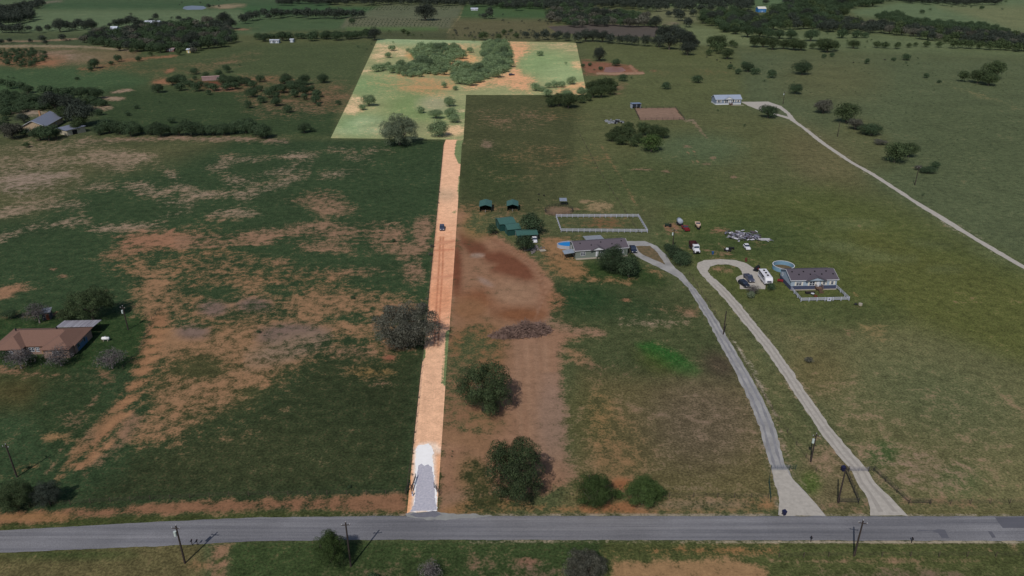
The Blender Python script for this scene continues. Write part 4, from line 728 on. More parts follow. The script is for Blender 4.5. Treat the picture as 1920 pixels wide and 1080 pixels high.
# ------------------------------------------------------------------ vehicles (x forward)
def wheels(r, xs_, ys_, rad, wd=.25):
    for x in xs_:
        for y in ys_:
            s_ = 1 if y > 0 else -1; w_ = empty("wheel", (0, 0, 0)); w_.parent = r
            MB().tube((x, y - wd / 2, rad), (x, y + wd / 2, rad), rad, n=16).build("tyre", TYRE, w_); MB().tube((x, y + s_ * wd / 2, rad), (x, y + s_ * (wd / 2 + .02), rad), rad * .55, n=12).build("rim", RIM, w_)
def heading(a, b): A, B = G(*a), G(*b); d = B - A; return math.atan2(d.y, d.x)
def car(pos, rz, label, paint, kind="suv", cat=None, L=4.7, Wd=1.9):
    r = empty({"suv": "parked_car", "pickup": "pickup_truck"}[kind], pos, rz, label, cat or {"suv": "car", "pickup": "pickup truck"}[kind]); l = L / 2; y = Wd / 2
    if kind == "suv":
        m = MB(); m.prismy([(-l, .35), (l, .35), (l, .75), (l - .1, .95), (l - 1.25, 1.08), (-l, 1.1), (-l - .02, .6)], -y, y); m.build("body", paint, r, bevel=.08)
        m = MB(); m.prismy([(-l + .1, 1.1), (l - 1.35, 1.08), (l - 2.0, 1.58), (-l + .45, 1.6)], -y + .1, y - .1); m.build("windows", GLASS, r, bevel=.05)
        MB().prismy([(-l + .5, 1.6), (l - 2.05, 1.58), (l - 2.15, 1.67), (-l + .6, 1.68)], -y + .14, y - .14).build("roof", paint, r, bevel=.03)
    else:
        m = MB(); m.prismy([(-l, .5), (l, .5), (l, 1.0), (l - .1, 1.1), (l - 1.4, 1.2), (-.5, 1.2), (-.5, .8), (-l, .8)], -y, y); m.build("body", paint, r, bevel=.07)
        m = MB(); m.box((-l - .5) / 2, y - .05, 1.0, l - .55, .1, .42); m.box((-l - .5) / 2, -y + .05, 1.0, l - .55, .1, .42); m.box(-l + .05, 0, 1.0, .1, Wd - .22, .42); m.build("bed", paint, r)
        m = MB(); m.prismy([(-.5, 1.2), (l - 1.45, 1.2), (l - 2.0, 1.75), (-.35, 1.8)], -y + .1, y - .1); m.build("windows", GLASS, r, bevel=.05)
        MB().prismy([(-.38, 1.8), (l - 2.05, 1.75), (l - 2.15, 1.84), (-.3, 1.88)], -y + .13, y - .13).build("roof", paint, r, bevel=.03)
    for s_ in (-1, 1):
        MB().box(l, s_ * (y - .3), .85, .08, .36, .2).build("headlight", LAMP, r); MB().box(-l, s_ * (y - .2), .9, .08, .22, .28).build("taillight", mp("red_lens", 130, 24, 20), r)
    wheels(r, (-l + .85, l - .9), (-y + .05, y - .05), .37); return r
navyp = mp("dark_navy_paint", 34, 40, 60, rough=.25, var=.04, spec=.6); greyp = mp("dark_grey_paint", 66, 68, 84, rough=.25, var=.04, spec=.6); blackp = mp("black_car_paint", 26, 28, 40, rough=.22, var=.04, spec=.6)
whitep = mp("white_paint", 200, 200, 206, rough=.4, var=.04); redp = mp("dark_red_paint", 110, 34, 40, rough=.4, var=.1)
c = car(G(829, 430), heading((829, 400), (829, 440)), "small silver windowed dark car parked on the orange dirt strip", greyp, L=4.6)
car(G(959.5, 141.5), .4, "dark blue car parked on bare soil beside the lot's dense thicket", navyp, L=4.8)
car(G(1187, 470.5), heading((1182, 458), (1190, 476)), "dark navy pickup parked at the right end of the sage green house", navyp, "pickup", L=5.6, Wd=2.0)
car(G(1404, 525), heading((1397, 515), (1409, 528)), "dark grey pickup, the upper of two dark vehicles on the gravel pad", greyp, "pickup", L=5.6, Wd=2.0)
car(G(1395, 535.5), heading((1388, 527), (1401, 536)), "black car, the lower of two dark vehicles on the gravel pad", blackp, L=4.7)
car(G(1002, 453), heading((1000, 448), (1003, 462)), "white car with its nose out of the green carport", whitep, L=4.2)
car(G(1285, 431), heading((1291, 436), (1279, 424)), "dark red pickup with pale grey bed parked beside the round tank trailer", redp, "pickup", L=5.0)
car(G(1400, 466.5), heading((1394, 460), (1403, 470)), "small white utility vehicle parked on grass below the scrap pile", whitep, L=3.8, Wd=1.7)
# dump truck: rear at (1294,456), front at (1307,476)
r = empty("dump_truck", G(1302, 470), heading((1294, 456), (1307, 474)), "dump truck with white cab and dark red empty bed", "truck")
m = MB(); m.box(-1.9, 1.12, 1.9, 4.2, .12, 1.4); m.box(-1.9, -1.12, 1.9, 4.2, .12, 1.4); m.box(.26, 0, 2.0, .12, 2.36, 1.6); m.box(-4.06, 0, 1.8, .12, 2.36, 1.2); m.box(-1.9, 0, 1.25, 4.4, 2.36, .1); m.build("dump_bed", mp("dark_maroon_steel", 66, 34, 36, var=.25), r)
m = MB(); m.prismy([(.45, .9), (2.2, .9), (2.2, 1.9), (1.95, 2.75), (.45, 2.8)], -1.1, 1.1); m.build("cab", whitep, r, bevel=.08)
m = MB(); m.prismy([(2.2, .8), (3.9, .7), (3.95, 1.45), (2.2, 1.75)], -.95, .95); m.build("hood", whitep, r, bevel=.1)
m = MB(); m.prismy([(2.21, 1.92), (2.24, 1.92), (2.02, 2.6), (1.98, 2.6)], -.95, .95); [m.box(1.3, s_ * 1.105, 2.25, 1.0, .02, .6) for s_ in (-1, 1)]; m.build("windscreen", GLASS, r)
MB().box(3.96, 0, 1.1, .06, 1.2, .6).build("grille", BLACK, r); MB().box(-.4, 0, .85, 7.4, .9, .25).build("chassis", BLACK, r)
for s_ in (-1, 1): MB().box(3.93, s_ * .78, 1.1, .08, .22, .22).build("headlight", LAMP, r); MB().tube((.38, s_ * .9, 1), (.38, s_ * .9, 3.1), .07, n=8).build("exhaust", STEEL, r)
wheels(r, (-3.2, -2.0, 2.9), (-1.05, 1.05), .5, .35)
# white caravan
r = empty("travel_trailer", G(1434, 528), heading((1425, 508), (1443, 532)), "white travel trailer parked beside the gravel pad near the blue house", "caravan")
m = MB(); m.prismy([(-4, .6), (3.4, .6), (4.0, 1.2), (3.9, 2.2), (3.3, 3.0), (-3.8, 3.1), (-4, 2.8)], -1.25, 1.25); m.build("body", whitep, r, bevel=.12)
m = MB(); [m.box(x, s_ * 1.26, 1.9, .9, .03, .6) for s_ in (-1, 1) for x in (-2.6, .2, 2.2)]; m.box(3.98, 0, 1.75, .1, 1.4, .5); m.build("windows", GLASS, r)
m = MB(); [m.box(x, 0, 3.2, .7, .6, .2) for x in (-2.2, -.2, 1.8)]; build_split(m, "roof_vent", BLACK, r); MB().box(0, -1.6, 3.0, 5.2, .25, .2).build("awning", BLACK, r); MB().box(-.9, -1.27, 1.5, .7, .03, 1.8).build("door", TRIM, r)
wheels(r, (-.6, .3), (-1.1, 1.1), .38); MB().tube((3.9, 0, .6), (5.1, 0, .55), .08).build("tow_hitch", BLACK, r)
# round grey tank trailer
r = empty("tank_trailer", G(1274, 421), heading((1270, 412), (1278, 420)), "round pale grey tank on a dark trailer behind the red pickup", "trailer")
m = MB(); m.tube((-1.2, 0, 1.6), (1.2, 0, 1.6), 1.0, n=18); m.ball((-1.2, 0, 1.6), .45, 1, 1, 16, 8); m.ball((1.2, 0, 1.6), .45, 1, 1, 16, 8); m.build("tank_body", mp("grey_plastic_tank", 142, 150, 162), r, smooth=True)
m = MB(); m.box(0, 0, .5, 3.6, 1.9, .15); m.tube((1.8, 0, .5), (3.0, 0, .45), .07); m.build("chassis", BLACK, r); wheels(r, (0,), (-1.05, 1.05), .38)
# tan camper-boat
r = empty("motor_boat", G(1308, 427), heading((1305, 415), (1311, 431)), "tan and brown boat on a trailer parked alone in the pasture", "boat")
m = MB(); sec = [(-2.6, .95, 0), (0, 1.1, 0), (1.8, .8, .1), (3.0, .06, .45)]; vs = []
for x, wd, up in sec: vs += [(x, -wd, 1.7 + up * .3), (x, -wd * .7, .85 + up), (x, 0, .65 + up), (x, wd * .7, .85 + up), (x, wd, 1.7 + up * .3)]
fs = [(i * 5 + k, i * 5 + k + 1, i * 5 + k + 6, i * 5 + k + 5) for i in range(3) for k in range(4)] + [(0, 1, 2, 3, 4), (15, 16, 17, 18, 19)] + [(0, 4, 9, 5)]
m.add(vs, fs); m.build("hull", mp("tan_gelcoat", 178, 152, 132), r); m = MB(); m.add([(0, -1.1, 1.71), (0, 1.1, 1.71), (1.8, .8, 1.74), (3, .05, 1.83), (3, -.05, 1.83), (1.8, -.8, 1.74)], [(0, 1, 2, 3, 4, 5)]); m.build("foredeck", mp("tan_deck", 188, 160, 140), r)
MB().box(-1.2, 0, 1.5, 1.6, 1.2, .3).build("seats", mp("brown_seats", 110, 70, 58), r); MB().prismy([(-.2, 1.72), (.3, 1.72), (-.05, 2.2)], -.8, .8).build("windscreen", GLASS, r)
m = MB(); m.box(0, 0, .45, 5, 1.2, .1); m.tube((2.4, 0, .45), (4.0, 0, .45), .06); m.build("trailer_frame", BLACK, r); wheels(r, (-.5,), (-1.0, 1.0), .33)
def tractor(pos, rz, label, mt, s_=1.0, name="garden_tractor", cat="tractor"):
    r = empty(name, pos, rz, label, cat); m = MB(); m.box(.5 * s_, 0, .75 * s_, 1.3 * s_, .6 * s_, .5 * s_); m.box(-.5 * s_, 0, .6 * s_, .9 * s_, .8 * s_, .3 * s_); m.build("body", mt, r, bevel=.04)
    m = MB(); m.box(-.5 * s_, 0, .95 * s_, .5 * s_, .5 * s_, .12 * s_); m.box(-.75 * s_, 0, 1.2 * s_, .1 * s_, .5 * s_, .5 * s_); m.build("seat", BLACK, r)
    m = MB(); m.tube((.0, 0, .95 * s_), (-.12 * s_, 0, 1.35 * s_), .03 * s_); m.box(-.12 * s_, 0, 1.36 * s_, .3 * s_, .35 * s_, .03 * s_); m.build("steering_wheel", BLACK, r)
    for y in (-1, 1):
        MB().tube((-.6 * s_, y * .4 * s_, .45 * s_), (-.6 * s_, y * .65 * s_, .45 * s_), .45 * s_, n=14).build("wheel", TYRE, r); MB().tube((.9 * s_, y * .35 * s_, .28 * s_), (.9 * s_, y * .5 * s_, .28 * s_), .28 * s_, n=12).build("wheel", TYRE, r)
tractor(G(1253, 425), 2.9, "dark green tractor left of the round tank trailer", mp("dark_green_paint", 30, 48, 36), 1.2)
tractor(G(1371, 468), .2, "black mower on the grass, upper of two machines below the scrap pile", BLACK, .9, "riding_mower", "mower")
r = empty("utility_trailer", G(1364, 471), -.35, "low black utility trailer carrying a white box, below the scrap pile", "trailer"); m = MB(); m.box(0, 0, .45, 2.6, 1.3, .1); m.tube((1.3, 0, .45), (2.2, 0, .4), .05); [m.box(0, s_ * .62, .65, 2.6, .06, .3) for s_ in (-1, 1)]; m.build("frame", BLACK, r); MB().box(-.2, 0, .85, .9, .8, .65).build("load", whitep, r); wheels(r, (0,), (-.8, .8), .3, .18)
r = empty("barbecue_trailer", G(1419, 507), .8, "black barbecue smoker trailer with a red patch behind the white caravan", "trailer"); m = MB(); m.tube((-1, 0, 1.2), (1, 0, 1.2), .55, n=14); m.build("smoker_barrel", BLACK, r); m = MB(); m.tube((.9, 0, 1.6), (.9, 0, 2.6), .1, n=8); m.build("smokestack", BLACK, r)
m = MB(); m.box(0, 0, .5, 3.2, 1.5, .12); m.tube((1.6, 0, .5), (2.6, 0, .45), .06); m.build("chassis", BLACK, r); MB().box(-.2, -.6, .9, .6, .3, .3).build("red_box", mp("red_box_paint", 130, 56, 52), r); wheels(r, (0,), (-.85, .85), .36, .2)
r = empty("garden_bench", G(1462.5, 529), -.4, "small dark red bench by the left wall of the blue house", "bench"); m = MB(); m.box(0, 0, .45, 1.8, .5, .06); m.build("seat", redp, r); MB().box(0, .26, .75, 1.8, .05, .5, tilt=-.15).build("backrest", redp, r)
for x in (-.75, .75): MB().box(x, 0, .21, .08, .45, .42).build("leg", redp, r)

r = empty("planter_box", G(1518.5, 550), .05, "long dark raised planter in the white fenced front yard", "planter"); MB().box(0, 0, .3, 3.0, .9, .6).build("box", BLACK, r); MB().box(0, 0, .63, 2.8, .7, .06).build("soil", mp("planter_soil", 60, 50, 42), r)
r = empty("patio_table", G(1523, 554), 0, "small pale table on the lawn inside the white yard fence", "table"); MB().tube((0, 0, .7), (0, 0, .76), .55, n=14).build("tabletop", TRIM, r); MB().tube((0, 0, 0), (0, 0, .7), .07).build("leg", BLACK, r)
r = empty("fire_pit", G(1529, 556), 0, "round dark fire pit right of the small pale yard table", "fire pit"); m = MB(); ring(m, .6, .6, .12, 0, .4, 16); m.build("pit_ring", RUST, r)
r = empty("picnic_table", G(1065, 474), .2, "white patio table with two benches left of the sage green house", "picnic table"); MB().box(0, 0, .74, 1.8, .8, .06).build("tabletop", TRIM, r)
for y in (-.75, .75): MB().box(0, y, .42, 1.8, .3, .05).build("bench", TRIM, r)
for x in (-.7, .7): MB().box(x, 0, .35, .08, 1.5, .7).build("leg", TRIM, r)
# ------------------------------------------------------------------ fences and gates
def copy_part(src, parent, loc=None, name=None):
    c = src.copy(); COL.objects.link(c); c.parent = parent
    if loc is not None: c.location = loc
    return c
def rail_fence(name, pts, h, sp, mt, label, cat="fence", nr=3, pw=.13, rh=.13, closed=False, group=None, tube=False):
    W = [G(*p) for p in pts]
    if closed: W.append(W[0])
    o0 = W[0]; r = empty(name, o0, 0, label, cat, group); proto = None; mr_ = MB()
    for k, (a, b) in enumerate(zip(W[:-1], W[1:])):
        a_, b_ = a - o0, b - o0; d = b_ - a_; n = max(1, round(d.length / sp)); rz = math.atan2(d.y, d.x)
        for i in range(n if (k < len(W) - 2 or closed) else n + 1):
            q = a_ + d * (i / n)
            if proto is None:
                proto = (MB().tube((0, 0, 0), (0, 0, h), pw / 2, n=6) if tube else MB().box(0, 0, h / 2, pw, pw, h)).build("post", mt, r); proto.location = q
            else: copy_part(proto, r, q)
        c = (a_ + b_) / 2
        for i in range(nr):
            z = h * (.95 - .8 * i / max(nr, 1)) - .04
            if tube: mr_.tube((*a_.xy, z), (*b_.xy, z), rh / 2, n=5)
            else: mr_.box(c.x, c.y, z, d.length - pw - .01, .05, rh, rz)
    mr_.build("rails" if rh > .04 else "wires", mt, r); return r
rail_fence("white_rail_fence", [(1042.5, 408), (1197, 407.8), (1214, 436.3), (1052, 435.2)], 1.5, 2.3, WHITE, "white three rail fence round the rectangular riding arena", closed=True, rh=.16)
rail_fence("white_rail_fence", [(1482.5, 543), (1501.5, 565.5), (1591.5, 563.5), (1567.5, 541)], 1.35, 2.6, WHITE, "white three rail fence round the front yard of the blue house", rh=.16, pw=.15)
g0 = G(1554, 564.6); gt = empty("yard_gate", g0 + Vector((0, -.12, 0)), 0, "white yard gate panel with a dark blue star in the white fence", "gate"); MB().box(0, 0, .7, 1.3, .06, 1.2).build("panel", WHITE, gt)
st = MB(); pts = [(.36 * (1 if i % 2 == 0 else .4) * math.sin(i * math.pi / 5), .36 * (1 if i % 2 == 0 else .4) * math.cos(i * math.pi / 5)) for i in range(10)]
st.add([(x, -.05, .75 + z) for x, z in pts] + [(x, -.03, .75 + z) for x, z in pts], [tuple(range(10)), tuple(range(19, 9, -1))] + [(i, (i + 1) % 10, 10 + (i + 1) % 10, 10 + i) for i in range(10)]); st.build("star", BB, gt)
rail_fence("pen_fence", [(1189, 204), (1266.5, 203.5), (1284, 225), (1199.5, 225.5)], 1.7, 3.8, PIPE, "dark post fence round the bare brown pen by the blue roofed shed", closed=True, nr=4, rh=.06, pw=.16, tube=True)
cr = G(1048, 396); A = [(1048 + 26 * math.cos(t * math.pi / 12), 396.5 + 9 * math.sin(t * math.pi / 12)) for t in range(24)]
rail_fence("round_pen", A, 1.6, 2, PIPE, "dark round pen of steel pipe panels behind the riding arena", cat="pen", closed=True, nr=4, rh=.06, pw=.09, tube=True)
rail_fence("pipe_fence", [(1638.5, 884), (1704, 945.5), (1743, 945.5)], 1.5, 3.2, PIPE, "black pipe fence running down the right side of the gravel drive", nr=4, rh=.07, pw=.12, tube=True)
rail_fence("pipe_fence", [(1584, 884), (1609.5, 944.5), (1573, 944)], 1.5, 3.0, PIPE, "brown pipe fence forming a wedge left of the gravel drive", nr=4, rh=.07, pw=.12, tube=True)
rail_fence("pipe_gate", [(1584, 884.3), (1591, 884.3)], 1.5, 2, PIPE, "short left pipe panel beside the gravel drive gate", cat="gate panel", nr=4, rh=.06, tube=True)
rail_fence("pipe_gate", [(1592.5, 884.6), (1627, 884.6)], 1.4, 1.6, mp("grey_gate_pipe", 110, 108, 116, var=.1), "grey pipe gate closed across the pale gravel drive", cat="gate", nr=6, rh=.05, pw=.06, tube=True)
rail_fence("pipe_gate", [(1628.3, 884.6), (1638.3, 884.4)], 1.5, 2, PIPE, "short right pipe panel beside the gravel drive gate", cat="gate panel", nr=4, rh=.06, tube=True)
GG = mp("dark_green_gate_pipe", 38, 60, 52, var=.1)
rail_fence("pipe_gate", [(1446, 881), (1478.5, 881)], 1.4, 1.5, mp("silver_gate_pipe", 104, 108, 118, var=.1), "silver pipe gate closed across the grey drive", cat="gate", nr=6, rh=.05, pw=.06, tube=True)
rail_fence("pipe_gate", [(1480, 881), (1491.5, 881)], 1.4, 2.2, GG, "short green pipe panel to the right of the grey drive gate", cat="gate panel", nr=4, rh=.07, tube=True)
rail_fence("pipe_fence", [(1445, 881.2), (1441, 905), (1444.5, 941)], 1.4, 3, GG, "green pipe fence running down the left side of the grey drive", nr=4, rh=.06, pw=.1, tube=True)
rail_fence("pipe_gate", [(762, 926), (770, 912)], 1.7, 1.6, PIPE, "dark pipe brace panel left of the white caliche entrance", cat="gate panel", nr=3, rh=.09, pw=.13, tube=True)
rail_fence("pipe_gate", [(771, 926), (780, 897)], 1.4, 1.8, PIPE, "dark pipe gate swung open on the left of the stone entrance", cat="gate", nr=5, rh=.06, pw=.07, tube=True)
rail_fence("pipe_gate", [(814, 915), (824, 930)], 1.5, 1.8, PIPE, "dark pipe gate panel on the right of the stone entrance", cat="gate", nr=4, rh=.08, pw=.1, tube=True)
wire = mp("fence_wire", 92, 86, 80, var=.1); CED = mp("cedar_fence_post", 74, 64, 56, var=.3, scale=4)
def wire_fence(pts, label, sp=5): return rail_fence("wire_fence", pts, 1.3, sp, CED, label, nr=4, rh=.02, pw=.13, tube=True)
wire_fence([(762, 928), (777.5, 812), (789, 702), (796.5, 642), (805, 541), (812.5, 471), (819.5, 402), (832, 268)], "wire fence along the left edge of the orange dirt strip", 3.5)
wire_fence([(-20, 958), (170, 944), (430, 931), (760, 927)], "wire fence along the green field above the left roadside bank", 4)
wire_fence([(1255, 932), (1345, 933), (1440, 934)], "wire fence above the road between the junipers and the grey drive", 4)
wire_fence([(1292, 515), (1340, 590), (1400, 690), (1460, 790), (1530, 885)], "wire fence running between the two driveways", 5)
wire_fence([(1460, 1046), (1600, 1044), (1920, 1044)], "wire fence south of the road at right", 5)
wire_fence([(1745, 946), (1930, 944)], "wire fence right of the black pipe fence above the road", 4)
wire_fence([(1197, 437), (1125, 325), (1085, 250)], "wire fence running up the pasture from the white arena", 8)
wire_fence([(273, 592), (300, 583), (285, 600), (262, 660), (215, 710)], "old wire fence at the right edge of the brick house lawn", 4)

# ------------------------------------------------------------------ utility poles, boxes
def pole(u, v, h, label, transf=0, arm=True, lean=0, grp="wooden utility poles"):
    r = empty("utility_pole", G(u, v), rng.uniform(-.3, .3) if lean == 0 else lean, label, "utility pole", grp)
    MB().tube((0, 0, 0), (0, 0, h), .19, .13, n=10).build("pole", WOODP, r)
    if arm:
        MB().box(0, -.16, h - .55, 1.6, .1, .12).build("crossarm", WOODP, r)
        for x in (-.7, 0, .7): MB().tube((x, -.16 if x else 0, h - .49 if x else h), (x, -.16 if x else 0, h - .25 if x else h + .22), .07, .05, n=8).build("insulator", mp("pale_insulator", 170, 168, 172), r)
    if transf: MB().tube((-.42, -.1, h - 2.4), (-.42, -.1, h - 1.4), .26, n=12).build("transformer", mp("pale_grey_can", 168, 178, 176), r)
pole(347, 1056, 9.1, "utility pole with grey transformer south of the road near the dirt track", 1)
pole(32, 894.5, 8.6, "bare utility pole above the two dark trees at the left edge")
pole(658, 1062, 10.6, "utility pole rising behind the tree south of the road, left of the strip entrance")
pole(1601.5, 1042, 8.6, "utility pole south of the road at right, opposite the gravel drives")
pole(1571, 942, 8.4, "utility pole at the corner of the pipe fence wedge between the drives", arm=False)
pole(1520, 866, 7.6, "utility pole with grey transformer between the two driveways above the gates", 1)
pole(1356, 627, 7.6, "utility pole between the two drives, below the gravel loop", arm=False)
pole(1715, 347.5, 9, "utility pole right of the far gravel drive, lowest of the three there")
pole(1570, 256.5, 9, "utility pole right of the far gravel drive, middle of the three there", arm=False)
pole(1468, 195, 8.6, "utility pole beside the fork of the far gravel drive", 1)
pole(240.5, 618, 7.8, "utility pole on the lawn right of the brown brick house", 1)
pole(1261, 465, 7.5, "utility pole in the green bushes between the two houses", 1)
pole(1180.5, 478, 3.4, "short post at the right end of the sage green house", arm=False, grp="short posts")
pole(1497.5, 268, 0.1, "x", arm=False) if 0 else None
def mailbox(u, v, label, n=1, mt=BLACK):
    r = empty("mailbox", G(u, v), 0, label, "mailbox"); MB().box(0, 0, .5, .1, .1, 1.0).build("post", WOODP, r)
    m = MB(); m.box(0, 0, 1.1, .2, .5, .2); m.tube((0, -.25, 1.2), (0, .25, 1.2), .1, n=10); m.build("box", mt, r); MB().box(.12, .1, 1.25, .02, .04, .2).build("flag", redp, r)
mailbox(360.5, 1022, "dark mailbox at the road edge, left of the two near the left utility pole"); mailbox(370.5, 1022, "dark mailbox at the road edge, right of the two near the left utility pole")
mailbox(1520, 1016, "small dark mailbox on the road's south edge below the blue bin"); mailbox(1709, 1018, "dark mailbox on the road's south edge below the right pipe fence")
r = empty("keypad_post", G(773.5, 930.5), 0, "short white keypad post at the left side of the stone entrance", "post"); MB().box(0, 0, .55, .25, .2, 1.1).build("post", WHITE, r); MB().box(0, -.12, .95, .2, .05, .25).build("keypad", BLACK, r)
r = empty("well_cover", G(1613, 572), 0, "small grey and dark well cover in the grass right of the white fenced yard", "well cover"); MB().tube((0, 0, 0), (0, 0, .6), .6, n=14).build("casing", CONC, r); MB().ball((-1.4, .1, .3), .55, .4, .35).build("cap", BLACK, r)

# ------------------------------------------------------------------ heaps
def brush(name, u, v, rx, ry, hz, n, mt, label, seed, ln=3.5, rad=.07):
    rr = random.Random(seed); r = MB(); o = G(u, v)
    for i in range(n):
        a = rr.uniform(0, 2 * math.pi); q = math.sqrt(rr.random()); x, y = rx * q * math.cos(a), ry * q * math.sin(a); top = hz * (1 - q * q) ** .7 * (.72 + .4 * x / rx + .18 * math.sin(x * 1.3)); y *= .75 + .3 * x / rx
        z = rr.uniform(.02, max(top, .1)); d = Vector((rr.gauss(0, 1.2), rr.gauss(0, .7), rr.gauss(0, .5))).normalized() * ln * rr.uniform(.4, 1) / 2
        p = Vector((x, y, z)); a0, a1 = p - d, p + d; a0.z = max(a0.z, .03); a1.z = max(a1.z, .03); md = (a0 + a1) / 2 + Vector((rr.gauss(0, .25), rr.gauss(0, .25), rr.gauss(0, .15)))
        r.tube(a0, md, rad * rr.uniform(.5, 1.6), rad * .7, n=4); r.tube(md, a1, rad * .7, rad * .3, n=4)
    ob = r.build(name, mt, None); ob.location = o; ob.rotation_euler = (0, 0, .22); tag(ob, label, "brush pile"); return ob
brush("brush_pile", 976, 626, 8.8, 3.6, 4.2, 2400, M("dead_branch_wood", alb(84, 66, 58), var=.45, scale=.8, c2=alb(138, 114, 104)), "long heap of cut grey brown branches on the bare red soil", 5)
r = empty("scrap_pile", G(1397, 444), 0, "heap of torn pale roofing sheets and scrap lying in the pasture", "scrap heap"); rr = random.Random(3)
for nm, n, mt, sz in (("metal_sheet", 26, mp("bright_sheet_metal", 176, 174, 182, rough=.5), 2.2), ("scrap_metal", 60, mp("grey_scrap_metal", 104, 104, 118, var=.2), 2.6), ("debris_piece", 40, mp("dark_debris", 66, 60, 66, var=.3), 2.0)):
    m = MB()
    for i in range(n):
        x = rr.gauss(0, 3.3); y = rr.gauss(0, 2.4) - x * .12; m.box(x, y, rr.uniform(.1, .9), rr.uniform(.4, sz), rr.uniform(.2, 1.0), rr.uniform(.04, .2), rr.uniform(0, 3.1), rr.gauss(0, .4))
    build_split(m, nm, mt, r)
m = MB(); m.box(6.3, -3.4, .3, 4.4, 1.2, .5, -.05); m.build("metal_trough", mp("trough_white", 168, 166, 172), r)
m = MB(); [m.tube((-7.5 + i * .4, -1 + i * .5, .2), (-3.0 + i, -2.8 + i * .4, .35), .12, n=5) for i in range(5)]; build_split(m, "loose_pipe", STEEL, r)
r = empty("scrap_row", G(1153, 229), 0, "low row of pale junk and logs left of the bare pen", "scrap heap"); m = MB()
for i in range(26): m.box(rr.uniform(-5.5, 5), rr.gauss(0, 3.2), .35, rr.uniform(.6, 3.2), rr.uniform(.4, .9), rr.uniform(.2, .7), rr.gauss(0, .3))
build_split(m, "junk_piece", STEEL, r); m = MB(); [m.box(rr.uniform(-5.5, 5), rr.gauss(0, 2.6), .5, rr.uniform(.6, 1.6), .7, rr.uniform(.4, 1.0), rr.gauss(0, .3)) for i in range(14)]; build_split(m, "junk_piece", BLACK, r)
r = empty("rubble_heap", G(1004, 468), 0, "small heap of grey rubble between the green carport and the house", "rubble heap"); m = MB(); [m.ball((rr.gauss(0, 1.3), rr.gauss(0, 2), .2), rr.uniform(.2, .7), rr.uniform(.2, .6), rr.uniform(.15, .5), 6, 4) for i in range(46)]; build_split(m, "rock", mp("grey_rubble", 104, 98, 98, var=.3), r); MB().box(2.6, -1.5, .3, 2.2, 1.6, .2, .3).build("slab", CONC, r)
# livestock
cowm = mp("black_hide", 24, 22, 24, rough=.7, var=.2)
def cow_mesh():
    bm = bmesh.new(); sk = bm.verts.layers.skin.verify(); V = {}
    def v(n, co, rx, ry=None): x = bm.verts.new(co); x[sk].radius = (rx, ry or rx); V[n] = x
    v('hip', (-.7, 0, 1.15), .30, .36); v('mid', (0, 0, 1.08), .34, .42); v('sho', (.65, 0, 1.12), .30, .40); v('nk', (1.0, 0, 1.12), .17, .22); v('hd', (1.3, 0, .95), .13, .15); v('mz', (1.6, 0, .72), .09); v('t1', (-1.02, 0, 1.12), .05); v('t2', (-1.08, 0, .55), .03)
    v_root = V['mid']; v_root[sk].use_root = True
    for a, b in (('hip', 'mid'), ('mid', 'sho'), ('sho', 'nk'), ('nk', 'hd'), ('hd', 'mz'), ('hip', 't1'), ('t1', 't2')): bm.edges.new((V[a], V[b]))
    for s_ in (-1, 1):
        for n, x, back in (('f', .62, 0), ('r', -.72, 1)):
            v(n + 'a%d' % s_, (x, s_ * .2, .8), .13); v(n + 'b%d' % s_, (x + (-.1 if back else .02), s_ * .22, .42), .08); v(n + 'c%d' % s_, (x + (.0 if back else 0), s_ * .22, .04), .06)
            bm.edges.new((V['sho' if n == 'f' else 'hip'], V[n + 'a%d' % s_])); bm.edges.new((V[n + 'a%d' % s_], V[n + 'b%d' % s_])); bm.edges.new((V[n + 'b%d' % s_], V[n + 'c%d' % s_]))
    me = bpy.data.meshes.new("cow"); bm.to_mesh(me); bm.free(); me.materials.append(cowm); return me
cm = cow_mesh()
for (u, v, rz, lb) in [(1010, 366, .3, "small black goat, upper left of the three above the arena"), (1020, 368, 2.2, "small black goat, right one of the three above the arena"), (1009.5, 376, 1.4, "small black goat, lowest of the three above the arena"),
    (1344, 114, .2, "left of two dark cows beside each other in the far right pasture"), (1350, 116.5, 1.2, "right of two dark cows beside each other in the far right pasture"), (1370, 119, 2, "single dark cow just right of the pair in the far pasture"), (1600, 118.5, .6, "small dark cow grazing far off in the right pasture, left one of a spread pair"), (1659, 113.5, 2.6, "small dark cow grazing far off in the right pasture, right one of a spread pair"), (1325, 108.5, 0, "dark cow under the big dark trees of the far hedge"), (1392.5, 72.5, 1, "tiny dark cow in the far pale field beyond the hedge")]:
    o = bpy.data.objects.new("cow", cm); COL.objects.link(o); o.location = G(u, v); o.rotation_euler = (0, 0, rz); sm = o.modifiers.new("skin", 'SKIN'); sb = o.modifiers.new("sub", 'SUBSURF'); sb.levels = sb.render_levels = 1; gt_ = "goat" in lb; o.name = "goat" if gt_ else "cow"; k_ = .5 if gt_ else .85; o.scale = (k_, k_, k_); tag(o, lb, "goat" if gt_ else "cow", "goats above the arena" if gt_ else "black cattle in the pastures")
